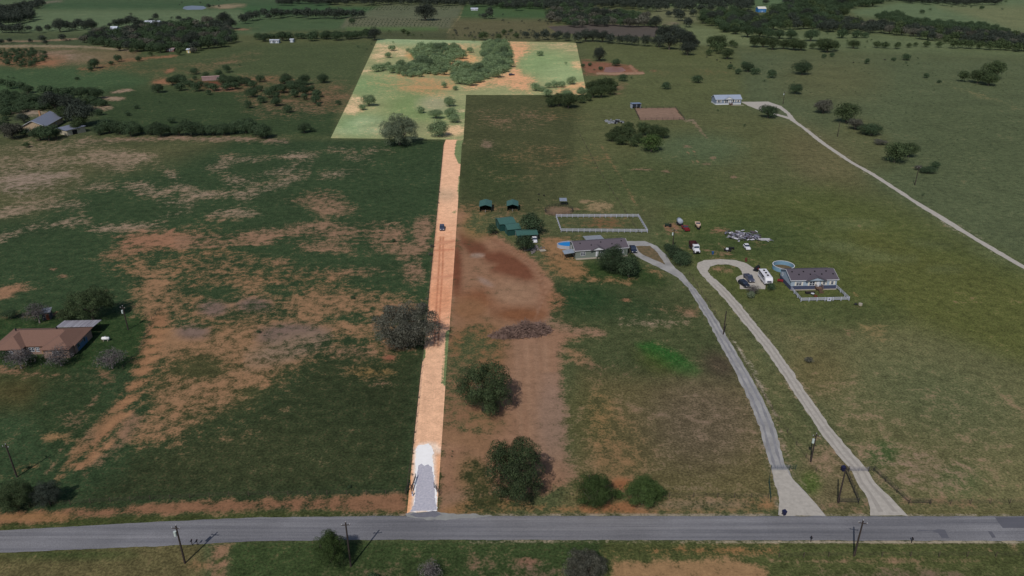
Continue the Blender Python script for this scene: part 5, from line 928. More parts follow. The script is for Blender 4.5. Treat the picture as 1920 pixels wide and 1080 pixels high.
# ------------------------------------------------------------------ trees
def leaf_mat(name, c, v2):
    m = bpy.data.materials.new(name); m.use_nodes = True; t = m.node_tree; N = t.nodes; L = t.links; b = N["Principled BSDF"]
    b.inputs["Roughness"].default_value = .75; b.inputs["Specular IOR Level"].default_value = .15
    geo = N.new("ShaderNodeNewGeometry"); oi = N.new("ShaderNodeObjectInfo"); cr = N.new("ShaderNodeMix"); cr.data_type = 'RGBA'
    cr.inputs[6].default_value = (*c, 1); cr.inputs[7].default_value = (*v2, 1); L.new(geo.outputs["Random Per Island"], cr.inputs[0])
    mr = N.new("ShaderNodeMapRange"); mr.inputs[3].default_value = .78; mr.inputs[4].default_value = 1.25; L.new(oi.outputs["Random"], mr.inputs[0])
    n = N.new("ShaderNodeTexNoise"); n.inputs["Scale"].default_value = 5; n.inputs["Detail"].default_value = 3; tc = N.new("ShaderNodeTexCoord"); L.new(tc.outputs["Object"], n.inputs[0])
    m2 = N.new("ShaderNodeMapRange"); m2.inputs[1].default_value = .3; m2.inputs[2].default_value = .7; m2.inputs[3].default_value = .7; m2.inputs[4].default_value = 1.3; L.new(n.outputs[0], m2.inputs[0])
    q = N.new("ShaderNodeMath"); q.operation = 'MULTIPLY'; L.new(mr.outputs[0], q.inputs[0]); L.new(m2.outputs[0], q.inputs[1])
    s_ = N.new("ShaderNodeVectorMath"); s_.operation = 'SCALE'; L.new(cr.outputs[2], s_.inputs[0]); L.new(q.outputs[0], s_.inputs["Scale"]); L.new(s_.outputs[0], b.inputs["Base Color"]); return m
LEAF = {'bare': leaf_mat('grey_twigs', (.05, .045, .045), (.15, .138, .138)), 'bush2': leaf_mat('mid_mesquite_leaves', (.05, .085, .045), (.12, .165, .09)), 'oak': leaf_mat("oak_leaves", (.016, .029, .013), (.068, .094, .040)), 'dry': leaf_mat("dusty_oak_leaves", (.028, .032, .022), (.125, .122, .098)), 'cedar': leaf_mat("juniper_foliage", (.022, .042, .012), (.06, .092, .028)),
        'bush': leaf_mat("mesquite_leaves", (.022, .042, .020), (.055, .082, .042)), 'pale': leaf_mat("highlit_mesquite_leaves", (.080, .128, .058), (.185, .245, .130)), 'dark': leaf_mat("far_oak_leaves", (.020, .028, .022), (.045, .055, .042)),  # pale: the lot's highlight is painted into the leaf colour
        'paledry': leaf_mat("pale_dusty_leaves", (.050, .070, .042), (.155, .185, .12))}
BARK = mp("grey_bark", 84, 76, 70, var=.3, scale=4, stretch=(1, 1, .3)); BARE = mp("bare_grey_twigs", 122, 112, 112, var=.25, scale=1)
SHAPE = {'bare': (.04, .74, 40, .15, .95), 'bush2': (.0, .62, 30, .19, .9),   # z bottom, z top of the crown in units of its width, lobes, squash of lobes, top taper
    'oak': (.03, .68, 44, .17, .95), 'dry': (.03, .60, 50, .15, 1.0), 'cedar': (.0, .86, 60, .14, .55), 'bush': (.0, .60, 30, .20, .9), 'pale': (.0, .58, 30, .20, .95), 'dark': (.02, .74, 34, .19, .9), 'paledry': (.0, .62, 48, .17, 1.0)}
def crown_mesh(kind, seed, n, leaf):
    rs = np.random.RandomState(seed * 13 + len(kind)); zb, zt, nl, lr, tp = SHAPE[kind]; nl, lr = (int(nl * 2.6), lr * .60) if n > 8000 else (nl, lr); zc = (zb + zt) / 2; hz = (zt - zb) / 2
    d = rs.normal(size=(nl, 3)); d /= np.linalg.norm(d, axis=1)[:, None]; d[:, 2] = np.where(rs.rand(nl) < .25, np.abs(d[:, 2]), d[:, 2])
    rad = rs.uniform(.45, 1, nl) if n < 8000 or kind == 'cedar' else rs.uniform(.72, 1.16, nl) * np.where(rs.rand(nl) < .15, .5, 1); C = d * rad[:, None]; rl = lr * rs.uniform(.65, 1.25, nl)
    k = 1 - (1 - tp) * np.clip((C[:, 2] + .3) / 1.3, 0, 1)
    C[:, 0] *= (.5 - .75 * lr) * k; C[:, 1] *= (.5 - .75 * lr) * k; C[:, 2] = zc + C[:, 2] * (hz - lr * .55)
    C[:3, :2] *= .3; C[:, 0] *= rs.uniform(.85, 1.1); C[:, 1] *= rs.uniform(.85, 1.1)
    li = rs.choice(nl, n, p=rl ** 2 / (rl ** 2).sum()); u = rs.normal(size=(n, 3)); u /= np.linalg.norm(u, axis=1)[:, None]
    u[:, 2] = np.where(u[:, 2] < -.6, -u[:, 2], u[:, 2]); r = rl[li] * (rs.uniform(.7, 1.06, n) if n < 8000 else rs.uniform(.86, 1.03, n))
    P_ = C[li] + u * r[:, None] * np.array([1, 1, .8]); P_ += rs.normal(size=(n, 3)) * leaf * .35; P_[:, :2] *= .5 / np.percentile(np.linalg.norm(P_[:, :2], axis=1), 97); P_[:, 2] = np.maximum(P_[:, 2], zb * .6 + .012 * rs.rand(n))
    nn = u * 1.0 + rs.normal(size=(n, 3)) * (.38 if n < 8000 else .26) + np.array([0, 0, .15]); nn /= np.linalg.norm(nn, axis=1)[:, None]
    a = np.cross(nn, rs.normal(size=(n, 3))); a /= np.linalg.norm(a, axis=1)[:, None] + 1e-9; b = np.cross(nn, a)
    s1 = leaf * rs.uniform(.55, 1.2, n)[:, None] * .5; s2 = s1 * rs.uniform(.5, 1, n)[:, None] * (.12 if kind == 'bare' else 1)
    V = np.stack([P_ - a * s1, P_ - b * s2, P_ + a * s1, P_ + b * s2 + nn * leaf * .15], 1).reshape(-1, 3).astype(np.float32)
    me = bpy.data.meshes.new("crown_" + kind); me.vertices.add(4 * n); me.vertices.foreach_set("co", V.ravel()); me.loops.add(4 * n); me.loops.foreach_set("vertex_index", np.arange(4 * n, dtype=np.int32))
    me.polygons.add(n); me.polygons.foreach_set("loop_start", np.arange(0, 4 * n, 4, dtype=np.int32)); me.polygons.foreach_set("loop_total", np.full(n, 4, np.int32)); me.update(calc_edges=True); me.materials.append(LEAF[kind]); return me, V
def trunk_mesh(kind, seed):
    rr = random.Random(seed); zb, zt, *_ = SHAPE[kind]; m = MB(); m.tube((0, 0, -.01), (.01, 0, zb + .12), .035, .026, n=7)
    for i in range(7):
        a = i * .9 + rr.random(); e = Vector((.30 * math.cos(a), .30 * math.sin(a), zb + (zt - zb) * rr.uniform(.35, .8))); s_ = Vector((.01, 0, zb + rr.uniform(.02, .12))); md = s_.lerp(e, .5) + Vector((rr.gauss(0, .02), rr.gauss(0, .02), .02))
        m.tube(s_, md, .016, .011, n=5); m.tube(md, e, .011, .004, n=4)
    return m.mesh("trunk_" + kind, BARK)
def bare_mesh(seed, leafy=0):
    rr = random.Random(seed); m = MB()
    def br(p, d, l, r, k):
        q = p + d * l; m.tube(p, q, r, r * .7, n=3 if k > 1 else 5)
        if k < 6:
            for _ in range(3 if k < 5 else 2):
                nd = (d + Vector((rr.gauss(0, .55), rr.gauss(0, .55), rr.gauss(.02, .32)))).normalized(); br(q, nd, l * rr.uniform(.62, .88), max(r * .66, .0042), k + 1)
    br(Vector((0, 0, 0)), Vector((.05, 0, 1)).normalized(), .15, .028, 0); return m.mesh("bare_branches", BARE)
PROTO = {}
def crown_proto(kind, lod, i):
    k = (kind, lod, i)
    if k not in PROTO:
        n, lf = {0: (30000, .017), 1: (6000, .038), 2: (1200, .078)}[lod]
        pass
        PROTO[k] = crown_mesh(kind, i + 1 + lod * 10, n, lf)
    return PROTO[k]
def trunk_proto(kind, i):
    k = ('t', kind, i)
    if k not in PROTO: PROTO[k] = trunk_mesh(kind, i)
    return PROTO[k]
def bare_proto(i):
    k = ('b', i)
    if k not in PROTO: PROTO[k] = bare_mesh(40 + i)
    return PROTO[k]
TREES = []; CL = {}
def cluster(key, phrase, name="tree", cat="tree", noun="tree", share=None): CL[key] = dict(phrase=phrase, name=name, cat=cat, noun=noun, share=share)
def T(key, kind, *items, zs=1.0):
    for it in items: TREES.append(dict(u=it[0], v=it[1], w=it[2], kind=it[3] if len(it) > 3 else kind, cl=key, label=it[4] if len(it) > 4 else None, zs=zs * rng.uniform(1.0, 1.35)))
def in_poly(x, y, P_):
    c = False; n = len(P_)
    for i in range(n):
        (x1, y1), (x2, y2) = P_[i], P_[(i + 1) % n]
        if (y1 > y) != (y2 > y) and x < (x2 - x1) * (y - y1) / (y2 - y1) + x1: c = not c
    return c
def fill(key, kind, poly, w0, w1, dens=1.0, seed=1, kinds=None):
    rr = random.Random(seed); xs_ = [p[0] for p in poly]; ys_ = [p[1] for p in poly]; got = []; tries = 0
    while tries < 4000:
        tries += 1; u, v = rr.uniform(min(xs_), max(xs_)), rr.uniform(min(ys_), max(ys_))
        if not in_poly(u, v, poly) or (1404 < u < 1444 and 8 < v < 32): continue
        w_ = rr.uniform(w0, w1)
        if any(((u - a) / (.55 * (w_ + c) / 2 / dens)) ** 2 + ((v - b) / (.26 * (w_ + c) / 2 / dens)) ** 2 < 1 for a, b, c in got): continue
        got.append((u, v, w_)); T(key, (rr.choice(kinds) if kinds else kind), (u, v, w_))
cluster('solo', '', share=None)
def solo(u, v, w_, kind, label, name="tree", zs=1.0): TREES.append(dict(u=u, v=v, w=w_ * {'cedar': 1.14, 'bare': 1.3, 'oak': 1.05}.get(kind, 1.04), kind=kind, cl='solo', label=label, zs=zs * 1.12, name=name))
solo(966, 884, 114, 'oak', "big round green oak just above the road, right of the strip entrance", "oak_tree", 1.3)
solo(906, 728, 109, 'oak', "round oak on grass in the middle of the bare red soil", "oak_tree", 1.1)
solo(760, 611, 116, 'dry', "broad grey green oak overhanging the left edge of the dirt strip", "oak_tree")
solo(1114, 918, 68, 'cedar', "large juniper above the road, left of the two", "juniper_tree"); solo(1206, 920, 66, 'cedar', "large bright green juniper above the road, right of the two", "juniper_tree", .9); solo(1157, 926, 20, 'cedar', "small juniper squeezed between the two large ones above the road", "juniper_tree"); solo(1236, 925, 30, 'cedar', "low juniper touching the right side of the bright green one above the road", "juniper_tree", .7)
solo(27, 930, 66, 'oak', "dark dense tree at the left edge above the roadside bank", "oak_tree", 1.1); solo(88, 926, 54, 'dark', "dark tree right beside the one at the left edge above the bank", "oak_tree")
solo(620, 1028, 58, 'cedar', "tall olive green tree casting its shadow on the road's south edge", "juniper_tree", 1.35)
solo(1096, 1064, 80, 'dry', "grey green oak at the bottom edge beside the tan bare patch", "oak_tree"); solo(700, 1082, 20, 'bush', "low dark bush at the bottom edge between the two larger trees", "shrub")
solo(168, 571, 76, 'oak', "big dark spreading oak behind the lawn of the brown brick house", "oak_tree"); solo(125, 590, 40, 'oak', "low dark tree left of the big oak behind the brick house", "oak_tree", .8)
for u, v, w_, lb in [(68, 584, 42, "bare grey tree behind the brown brick house by the tin shed"), (205, 668, 46, "bare grey tree alone on the lawn right of the brick house"), (33, 668, 46, "bare grey tree in front of the brick house, at its left wing"), (108, 664, 44, "bare grey tree in front of the brick house, at its right wing"), (806, 1066, 40, "leafless grey shrub at the bottom edge, south of the strip entrance"), (1413, 541, 22, "thin bare tree at the lower edge of the gravel pad")]: solo(u, v, w_, 'bare', lb, "bare_tree")
solo(18, 590, 26, 'bush', "round bush at the left edge behind the brick house", "shrub"); solo(8, 665, 30, 'bush', "dark bush at the far left end of the brick house front", "shrub"); solo(55, 672, 22, 'bush', "low bush between the two front bare trees of the brick house", "shrub", .6)
solo(1148, 487, 58, 'bush', "left of two round trees in front of the sage green house", "tree", 1.2); solo(1180, 500, 48, 'bush', "right of two round trees in front of the sage green house", "tree", 1.2)
solo(1256, 464, 22, 'bush', "smallest, uppermost bush of the clump left of the dump truck", "tree"); solo(1266, 474, 32, 'bush', "second bush down in the clump left of the dump truck", "tree", 1.1); solo(1278, 484, 36, 'bush', "lowest and biggest bush in the clump left of the dump truck", "tree", 1.1)
solo(995, 420, 46, 'bush', "dense round tree behind the green metal sheds", "tree", 1.25); solo(922, 430, 21, 'bush', "small tree at the left corner of the green barn", "tree", 1.4); solo(984, 456, 36, 'bush', "leafy tree in front of the green roofed carport", "tree", 1.3)
solo(1446, 538, 17, 'bush', "small round tree between the caravan and the blue house", "tree", 1.1); solo(1408, 553, 15, 'paledry', "sparse sapling below the gravel pad", "sapling", 1.3); solo(1517, 675, 16, 'dry', "small grey shrub alone in the pasture below the white fenced yard", "shrub")
solo(1496, 547, 5, 'bush', "tiny shrub in the white fenced yard", "shrub"); solo(1546, 600, 4, 'bush', "tiny sapling below the white fenced yard", "sapling", 2)
solo(1441, 209, 34, 'bush', "bush on the grass island at the fork of the far gravel drive", "tree"); solo(1492, 166, 26, 'bush', "small tree just above the fork of the far gravel drive", "tree", 1.1)
solo(1545, 199, 36, 'dry', "dusty bush above the far gravel drive, left of the round dark tree", "shrub"); solo(1590, 211, 44, 'oak', "round dark tree right of the far gravel drive", "tree", 1.1); solo(1605, 232, 30, 'dry', "grey shrub directly below the round dark tree by the far drive", "shrub"); solo(1634, 243, 44, 'bush', "wide low bush right of the far drive, below the round dark tree", "shrub", .7); solo(1650, 266, 24, 'dry', "small grey shrub above the big dark thicket right of the far drive", "shrub", .6)
solo(1681, 284, 50, 'oak', "wide dark bush near the lowest pole right of the far drive, left half", "tree"); solo(1706, 280, 30, 'oak', "dark bush joined to the right of the wide one by the far drive", "tree", 1.2); solo(1741, 319, 30, 'bush', "low bush right of the lowest pole by the far drive", "shrub", .6); solo(1755, 309, 18, 'bush', "small bush above the low one right of the lowest pole", "shrub"); solo(1722, 314, 14, 'dry', "tiny grey shrub at the top of the lowest pole by the far drive", "shrub"); solo(1731, 365, 8, 'bush', "tiny shrub below the lowest pole by the far drive", "shrub")
solo(1222, 267, 43, 'cedar', "bright green round bush in front of the clump below the bare pen", "tree", .75); solo(1396, 235, 8, 'bush', "tiny bush alone below the distant blue grey house", "shrub"); solo(1346, 207, 5, 'bush', "tiny shrub just below the distant blue grey house", "shrub", 1.6)
solo(1124, 101, 26, 'dark', "round dark tree just right of the pale lot's right edge", "tree", 1.15); solo(1156, 117, 19, 'bush', "small green tree behind the red pond", "tree"); solo(1506, 127, 36, 'bush', "wide dark bush alone in the far right pasture", "tree"); solo(1447, 138, 18, 'bush', "small tree at the left of the far right pasture, near the five bush clump", "tree", 1.2)
solo(1307, 148, 21, 'bush', "round bush alone in the pasture above the bare pen, right one", "shrub"); solo(1249, 161, 18, 'bush', "round bush alone in the pasture above the bare pen, left one", "shrub"); solo(1168, 146, 18, 'bush', "green bush just below the red pond", "shrub"); solo(1184, 146, 7, 'bush', "tiny bush right of the green one below the red pond", "shrub"); solo(1093, 123, 9, 'bush', "small bush on red soil at the left of the red pond", "shrub"); solo(1106, 121, 9, 'bush', "second small bush on red soil left of the red pond", "shrub"); solo(1126, 128, 10, 'bush', "small bush touching the left end of the red pond", "shrub"); solo(1114, 131, 6, 'bush', "tiny bush on red soil below left of the pond", "shrub")
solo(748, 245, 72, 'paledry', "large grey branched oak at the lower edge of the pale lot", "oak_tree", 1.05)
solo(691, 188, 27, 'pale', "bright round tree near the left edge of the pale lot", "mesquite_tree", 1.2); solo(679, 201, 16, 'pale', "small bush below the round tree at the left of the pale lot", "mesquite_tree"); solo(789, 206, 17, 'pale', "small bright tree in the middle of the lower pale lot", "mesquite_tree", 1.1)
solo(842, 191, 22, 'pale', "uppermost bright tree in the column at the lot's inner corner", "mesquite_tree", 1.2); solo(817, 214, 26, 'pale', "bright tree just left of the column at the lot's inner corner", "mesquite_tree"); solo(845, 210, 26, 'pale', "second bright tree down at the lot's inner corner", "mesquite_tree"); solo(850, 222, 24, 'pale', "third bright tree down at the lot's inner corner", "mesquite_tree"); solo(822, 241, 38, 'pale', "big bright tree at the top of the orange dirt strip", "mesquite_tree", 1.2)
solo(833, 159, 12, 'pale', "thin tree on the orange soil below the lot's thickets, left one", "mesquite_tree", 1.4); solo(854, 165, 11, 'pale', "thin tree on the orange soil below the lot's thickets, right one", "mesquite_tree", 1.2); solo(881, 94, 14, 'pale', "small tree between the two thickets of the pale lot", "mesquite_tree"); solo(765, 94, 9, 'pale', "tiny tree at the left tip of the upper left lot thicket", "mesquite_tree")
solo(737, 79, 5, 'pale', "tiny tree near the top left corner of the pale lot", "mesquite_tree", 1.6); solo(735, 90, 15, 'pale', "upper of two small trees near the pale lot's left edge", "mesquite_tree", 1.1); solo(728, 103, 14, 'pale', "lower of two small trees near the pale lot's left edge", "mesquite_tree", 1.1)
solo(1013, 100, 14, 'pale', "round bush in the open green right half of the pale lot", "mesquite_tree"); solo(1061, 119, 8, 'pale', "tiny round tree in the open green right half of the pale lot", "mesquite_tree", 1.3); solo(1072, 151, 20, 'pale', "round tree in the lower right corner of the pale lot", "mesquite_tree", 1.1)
solo(797, 22, 40, 'dark', "big dark round tree standing in the orchard rows", "oak_tree", .9); solo(917, 24, 17, 'dark', "tall dark tree in the green field right of the orchard", "oak_tree", 1.5); solo(907, 30, 12, 'dark', "low dark tree at the foot of the tall one right of the orchard", "oak_tree"); solo(702, 63, 24, 'dark', "big dark tree at the upper left corner of the pale lot", "oak_tree", 1.15); solo(660, 39, 13, 'bush', "small tree at the left end of the orchard rows", "tree", 1.1)
solo(49, 272, 14, 'oak', "small dark shrub at the upper left edge of the large patchy field", "shrub", .8); solo(1055, 569, 5, 'bush', "tiny shrub", "shrub") if 0 else None
# clumps of countable trees: left-to-right ordinals within each
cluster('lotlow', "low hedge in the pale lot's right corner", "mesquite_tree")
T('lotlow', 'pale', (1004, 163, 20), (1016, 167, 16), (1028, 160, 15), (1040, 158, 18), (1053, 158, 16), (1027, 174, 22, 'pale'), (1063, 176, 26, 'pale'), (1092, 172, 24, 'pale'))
cluster('lotbelow', "dark clump under the pale lot's right corner")
T('lotbelow', 'oak', (1033, 190, 28), (1048, 186, 28), (1066, 188, 38), (1090, 186, 20))
cluster('righthick', "dark thicket right of the pale lot")
T('righthick', 'oak', (1108, 162, 28), (1122, 158, 30), (1138, 156, 28), (1150, 160, 22), (1112, 172, 26), (1128, 170, 30), (1145, 168, 24), (1102, 182, 18))
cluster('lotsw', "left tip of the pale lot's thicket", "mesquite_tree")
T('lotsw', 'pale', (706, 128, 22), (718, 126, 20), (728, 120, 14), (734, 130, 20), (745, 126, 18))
cluster('pen', "clump of trees below the bare pen")
T('pen', 'oak', (1148, 255, 26), (1160, 248, 30), (1178, 250, 32), (1196, 258, 26), (1206, 240, 30), (1178, 238, 24), (1226, 246, 36), (1245, 248, 26), (1165, 262, 24), (1187, 265, 22))
cluster('bigr', "four-tree dark clump in the far right pasture")
T('bigr', 'oak', (1866, 130, 40), (1836, 142, 36), (1808, 143, 22), (1856, 148, 34))
cluster('five', "clump behind the distant blue grey house")
T('five', 'bush', (1369, 125, 12), (1384, 134, 14), (1396, 120, 16), (1403, 126, 24), (1416, 133, 20), (1376, 128, 8))
cluster('smallr', "small scatter across the upper right pasture", "shrub", "shrub", "shrub")
T('smallr', 'bush', (1545, 105, 10), (1560, 103, 11), (1626, 115, 12), (1700, 107, 18), (1676, 111, 10), (1721, 109, 5), (1737, 142, 12), (1761, 153, 9), (1699, 117, 6), (1702, 123, 4), (1412, 139, 6), (1440, 145, 7), (1433, 151, 8))
cluster('hedge240', "hedge between farmhouse and pale lot")
T('hedge240', 'bush', (185, 243, 26), (203, 236, 36), (222, 240, 30), (243, 241, 38), (262, 243, 22), (280, 244, 26), (299, 243, 36), (318, 244, 24), (335, 244, 30), (356, 240, 44), (378, 244, 30), (398, 243, 34), (419, 242, 30), (438, 240, 34), (460, 235, 44), (480, 244, 30), (495, 248, 30))
cluster('farm', "crowd of trees round the tan farmhouse")
T('farm', 'oak', (100, 188, 46, 'dark'), (128, 195, 42, 'dark'), (150, 212, 54, 'dark'), (120, 212, 34), (72, 250, 34, 'bush'), (88, 248, 40, 'bush'), (104, 250, 26, 'bush'), (20, 245, 42, 'dry'), (44, 247, 26, 'bush'), (142, 236, 26), (150, 226, 26), (43, 221, 24, 'dark'), (155, 195, 34), (10, 222, 14, 'bush'), (5, 236, 30, 'bush'))
cluster('row165', "dark row above the tan farmhouse")
T('row165', 'bush', (3, 154, 16), (19, 158, 22), (39, 160, 20), (52, 167, 24), (27, 175, 14), (57, 186, 26), (80, 168, 20), (90, 169, 22), (106, 171, 18), (122, 173, 22), (134, 171, 20), (150, 174, 28), (165, 171, 24), (180, 175, 26), (38, 196, 14), (195, 193, 14), (3, 185, 16))
cluster('brushleft', "scrub beds above the tan farmhouse", "shrub", "shrub", "shrub")
fill('brushleft', 'bush', [(0, 175), (60, 178), (190, 185), (200, 196), (130, 195), (60, 205), (0, 215)], 10, 20, 1.0, 5)
cluster('scat', "scatter left of the pale lot", "mesquite_bush", "bush", "bush")
T('scat', 'bush', (176, 119, 23), (220, 109, 16), (259, 110, 13), (208, 118, 11), (170, 129, 12), (144, 147, 10), (364, 134, 18), (386, 140, 12), (365, 146, 10), (295, 165, 24), (425, 129, 17), (410, 137, 16), (465, 196, 17), (391, 173, 12), (255, 200, 12), (184, 210, 19), (239, 213, 12), (321, 226, 16), (449, 122, 7), (487, 147, 20), (606, 147, 24), (594, 176, 20), (591, 186, 20), (540, 204, 20), (634, 192, 12), (570, 240, 26), (492, 245, 35), (671, 87, 7), (697, 83, 5), (688, 92, 5), (586, 243, 12), (299, 191, 6), (25, 146, 8), (15, 144, 6))
cluster('mh', "clump round the abandoned mobile home", "mesquite_bush", "bush", "bush")
T('mh', 'bush', (322, 152, 24), (334, 147, 26), (345, 152, 18), (337, 163, 22), (355, 156, 18), (367, 163, 22), (376, 157, 14), (399, 163, 22), (388, 160, 14), (418, 150, 26), (432, 152, 26), (448, 150, 24), (440, 160, 20), (425, 162, 22), (462, 153, 26), (474, 158, 20), (472, 173, 26))
cluster('midscat', "bare-soil clump left of the pale lot", "mesquite_bush", "bush", "bush")
T('midscat', 'bush', (536, 147, 24), (529, 152, 14), (570, 150, 24), (565, 158, 26), (545, 160, 22), (530, 165, 26), (515, 167, 22), (504, 175, 22), (489, 186, 20), (517, 190, 24), (518, 178, 14), (550, 163, 26), (552, 175, 20), (572, 169, 24), (571, 181, 15), (594, 176, 19), (597, 195, 10), (585, 165, 14), (486, 165, 16))
cluster('roadside', "small tufts in the large left field", "shrub", "shrub", "shrub")
T('roadside', 'bush', (655, 913, 9), (274, 838, 5), (103, 882, 8), (657, 622, 6), (485, 622, 9), (496, 629, 6), (661, 558, 9), (635, 621, 5), (738, 451, 9), (743, 453, 4), (260, 339, 6), (41, 319, 7), (72, 309, 7), (296, 861, 5), (700, 916, 5), (600, 432, 4), (580, 353, 4), (520, 340, 4), (50, 876, 9), (848, 846, 5), (847, 856, 5), (1010, 620, 5))
cluster('stripscrub', "dead scrub along the dirt strip's left fence", "shrub", "shrub", "shrub")
T('stripscrub', 'dry', (810, 461, 9), (807, 476, 9), (808, 490, 7), (800, 560, 8), (795, 572, 12), (803, 548, 6), (822, 380, 6), (824, 360, 5), (776, 830, 5), (775, 850, 5), (774, 870, 6), (772, 890, 7), (778, 810, 5), (781, 780, 5), (785, 745, 5))
# far clumps and woods
cluster('tl1', "dark wood at the top left corner", "tree", share="dark tree in the dense wood at the top left corner")
fill('tl1', 'dark', [(-15, 16), (40, 14), (60, 25), (50, 33), (10, 40), (-15, 40)], 18, 26, 1.3, 2); fill('tl1', 'dark', [(28, 10), (55, 6), (80, 0), (80, 6), (60, 14), (40, 18)], 12, 18, 1.1, 3)
cluster('tl2', "row below the top left dark wood", "tree")
T('tl2', 'dark', (4, 52, 20), (16, 54, 18), (28, 54, 16), (39, 52, 20), (54, 53, 13), (73, 55, 14), (90, 52, 14), (110, 47, 28), (125, 47, 18), (148, 44, 22), (160, 47, 20), (170, 46, 24), (138, 49, 16), (79, 72, 15), (117, 70, 14), (57, 76, 9), (18, 76, 10), (2, 78, 12), (84, 79, 10), (125, 75, 8), (131, 75, 7))
cluster('wood', "dense far wood round the white farm buildings", share="tree in the dense wood surrounding the white farm buildings at upper left")
fill('wood', 'bush', [(150, 72), (190, 58), (232, 56), (262, 50), (300, 45), (380, 42), (430, 48), (438, 72), (420, 82), (330, 90), (250, 90), (190, 80)], 18, 27, 1.15, 4, ['bush', 'bush', 'dry', 'bush', 'dark'])
cluster('wood2', "upper edge of the far upper left wood", "tree")
T('wood2', 'dark', (218, 44, 18), (228, 42, 16), (244, 35, 16), (245, 27, 8), (240, 40, 18), (256, 41, 20), (266, 44, 14), (284, 40, 14), (291, 31, 13), (322, 34, 8), (335, 34, 12), (345, 40, 16), (388, 38, 24, 'dry'), (404, 46, 26), (420, 34, 28), (430, 44, 26), (456, 35, 22), (468, 30, 22), (480, 28, 18), (495, 24, 22), (503, 30, 12), (205, 47, 9), (355, 38, 16), (247, 95, 10, 'oak'), (282, 101, 10, 'oak'), (335, 97, 14, 'oak'), (362, 94, 16, 'dry'))
cluster('field1', "dark row on the far green field", "tree")
T('field1', 'dark', *[(516 + i * 12.5 + rng.uniform(-2, 2), 25 + rng.uniform(-1, 1), rng.uniform(16, 22)) for i in range(14)])
cluster('hedge62', "far hedge left of the pale lot", "tree")
T('hedge62', 'bush', *[(484 + i * 12 + rng.uniform(-3, 3), 70 - i * .35 + rng.uniform(-2, 2), rng.uniform(14, 24)) for i in range(18)])
cluster('topband', "dark band of trees along the top edge", share="dark tree in the long wooded band along the very top edge")
fill('topband', 'dark', [(520, -6), (1410, -8), (1410, 6), (1210, 8), (1100, 9), (900, 6), (760, 2), (520, 4)], 12, 20, 1.2, 6); fill('topband', 'dark', [(930, 2), (1100, 4), (1110, 13), (1000, 12), (940, 10)], 12, 18, 1.2, 7, ['dark', 'bush'])
cluster('topleft0', "tiny trees round the far grey pond", "tree")
T('topleft0', 'dark', (341, 5, 5), (337, 9, 4), (376, 5, 6), (391, 11, 9), (400, 11, 6), (411, 12, 7), (240, -2, 8), (410, 1, 4), (425, 0, 4), (545, 2, 8), (560, 1, 8))
cluster('wood3', "wooded strip above the brown ploughed field", share="tree in the grey green wood above the brown ploughed field")
fill('wood3', 'bush', [(1022, 20), (1090, 16), (1160, 22), (1215, 26), (1218, 44), (1120, 44), (1075, 46), (1030, 34)], 16, 24, 1.15, 8, ['bush', 'dry', 'bush', 'dark'])
cluster('dark3', "blackish row behind the ploughed field", "tree")
T('dark3', 'dark', (1172, 9, 18), (1186, 8, 20), (1203, 11, 18), (1217, 12, 18), (1232, 12, 20), (1248, 12, 18), (1270, 12, 16), (1283, 12, 18), (1298, 12, 20), (1315, 15, 18), (1332, 14, 18), (1354, 12, 22), (1386, 13, 22), (1400, 10, 20), (1406, 6, 20), (1436, 3, 14), (1230, 40, 26), (1276, 28, 22), (1268, 24, 18), (1290, 41, 20), (1300, 24, 16), (1254, 26, 14))
cluster('wood4', "big wood at upper right", share="tree in the broad dark wood filling the upper right")
fill('wood4', 'bush', [(1308, 32), (1340, 22), (1400, 20), (1450, 16), (1480, 0), (1590, -8), (1700, -8), (1600, 10), (1570, 32), (1590, 52), (1480, 46), (1440, 50), (1370, 52), (1330, 44)], 18, 27, 1.15, 9, ['bush', 'bush', 'dark', 'oak'])
fill('wood4', 'dark', [(1530, 36), (1620, 40), (1700, 48), (1800, 58), (1920, 66), (1990, 70), (1990, 88), (1900, 84), (1860, 78), (1760, 70), (1690, 60), (1600, 52), (1530, 50)], 16, 24, 1.15, 10, ['dark', 'dark', 'dry', 'oak']); fill('wood4', 'bush', [(1640, 28), (1680, 22), (1700, 34), (1760, 42), (1840, 44), (1900, 60), (1780, 52), (1700, 44), (1650, 34)], 12, 18, 1.0, 11)
fill('wood4', 'dark', [(1690, -6), (1880, -6), (1870, 3), (1780, 3), (1700, 0)], 12, 18, 1.2, 12)
cluster('tr0', "scatter in the top right pale field", "tree")
T('tr0', 'bush', (1729, 22, 10), (1744, 18, 7), (1784, 12, 7), (1821, 13, 6), (1841, 14, 9), (1879, 17, 6), (1886, 3, 7), (1608, 31, 6), (1322, 3, 4), (1340, 2, 4))
cluster('strip2', "bushy strip below the upper right wood", "tree")
T('strip2', 'bush', (1402, 58, 30), (1425, 60, 26), (1442, 62, 24), (1462, 64, 24), (1484, 64, 26), (1522, 66, 28), (1551, 62, 8), (1579, 63, 22), (1606, 64, 20), (1622, 66, 14), (1380, 56, 24), (1360, 52, 24))
cluster('row80', "tree row along the upper right pasture edge", "tree")
T('row80', 'oak', (1416, 76, 26), (1432, 78, 24), (1450, 81, 26), (1470, 82, 24), (1490, 82, 30), (1503, 84, 26), (1540, 82, 26), (1553, 84, 32), (1567, 86, 20), (1601, 82, 24), (1588, 76, 5), (1626, 78, 6), (1645, 83, 16), (1660, 84, 18), (1683, 85, 16), (1705, 85, 12), (1717, 83, 10), (1738, 82, 14), (1762, 83, 14), (1775, 76, 12), (1790, 82, 20), (1806, 82, 18), (1820, 83, 20), (1838, 84, 18), (1855, 85, 20), (1873, 86, 18), (1890, 86, 20), (1908, 88, 20), (1925, 88, 22), (1755, 75, 8), (1524, 86, 14), (1634, 75, 5), (1622, 88, 5))
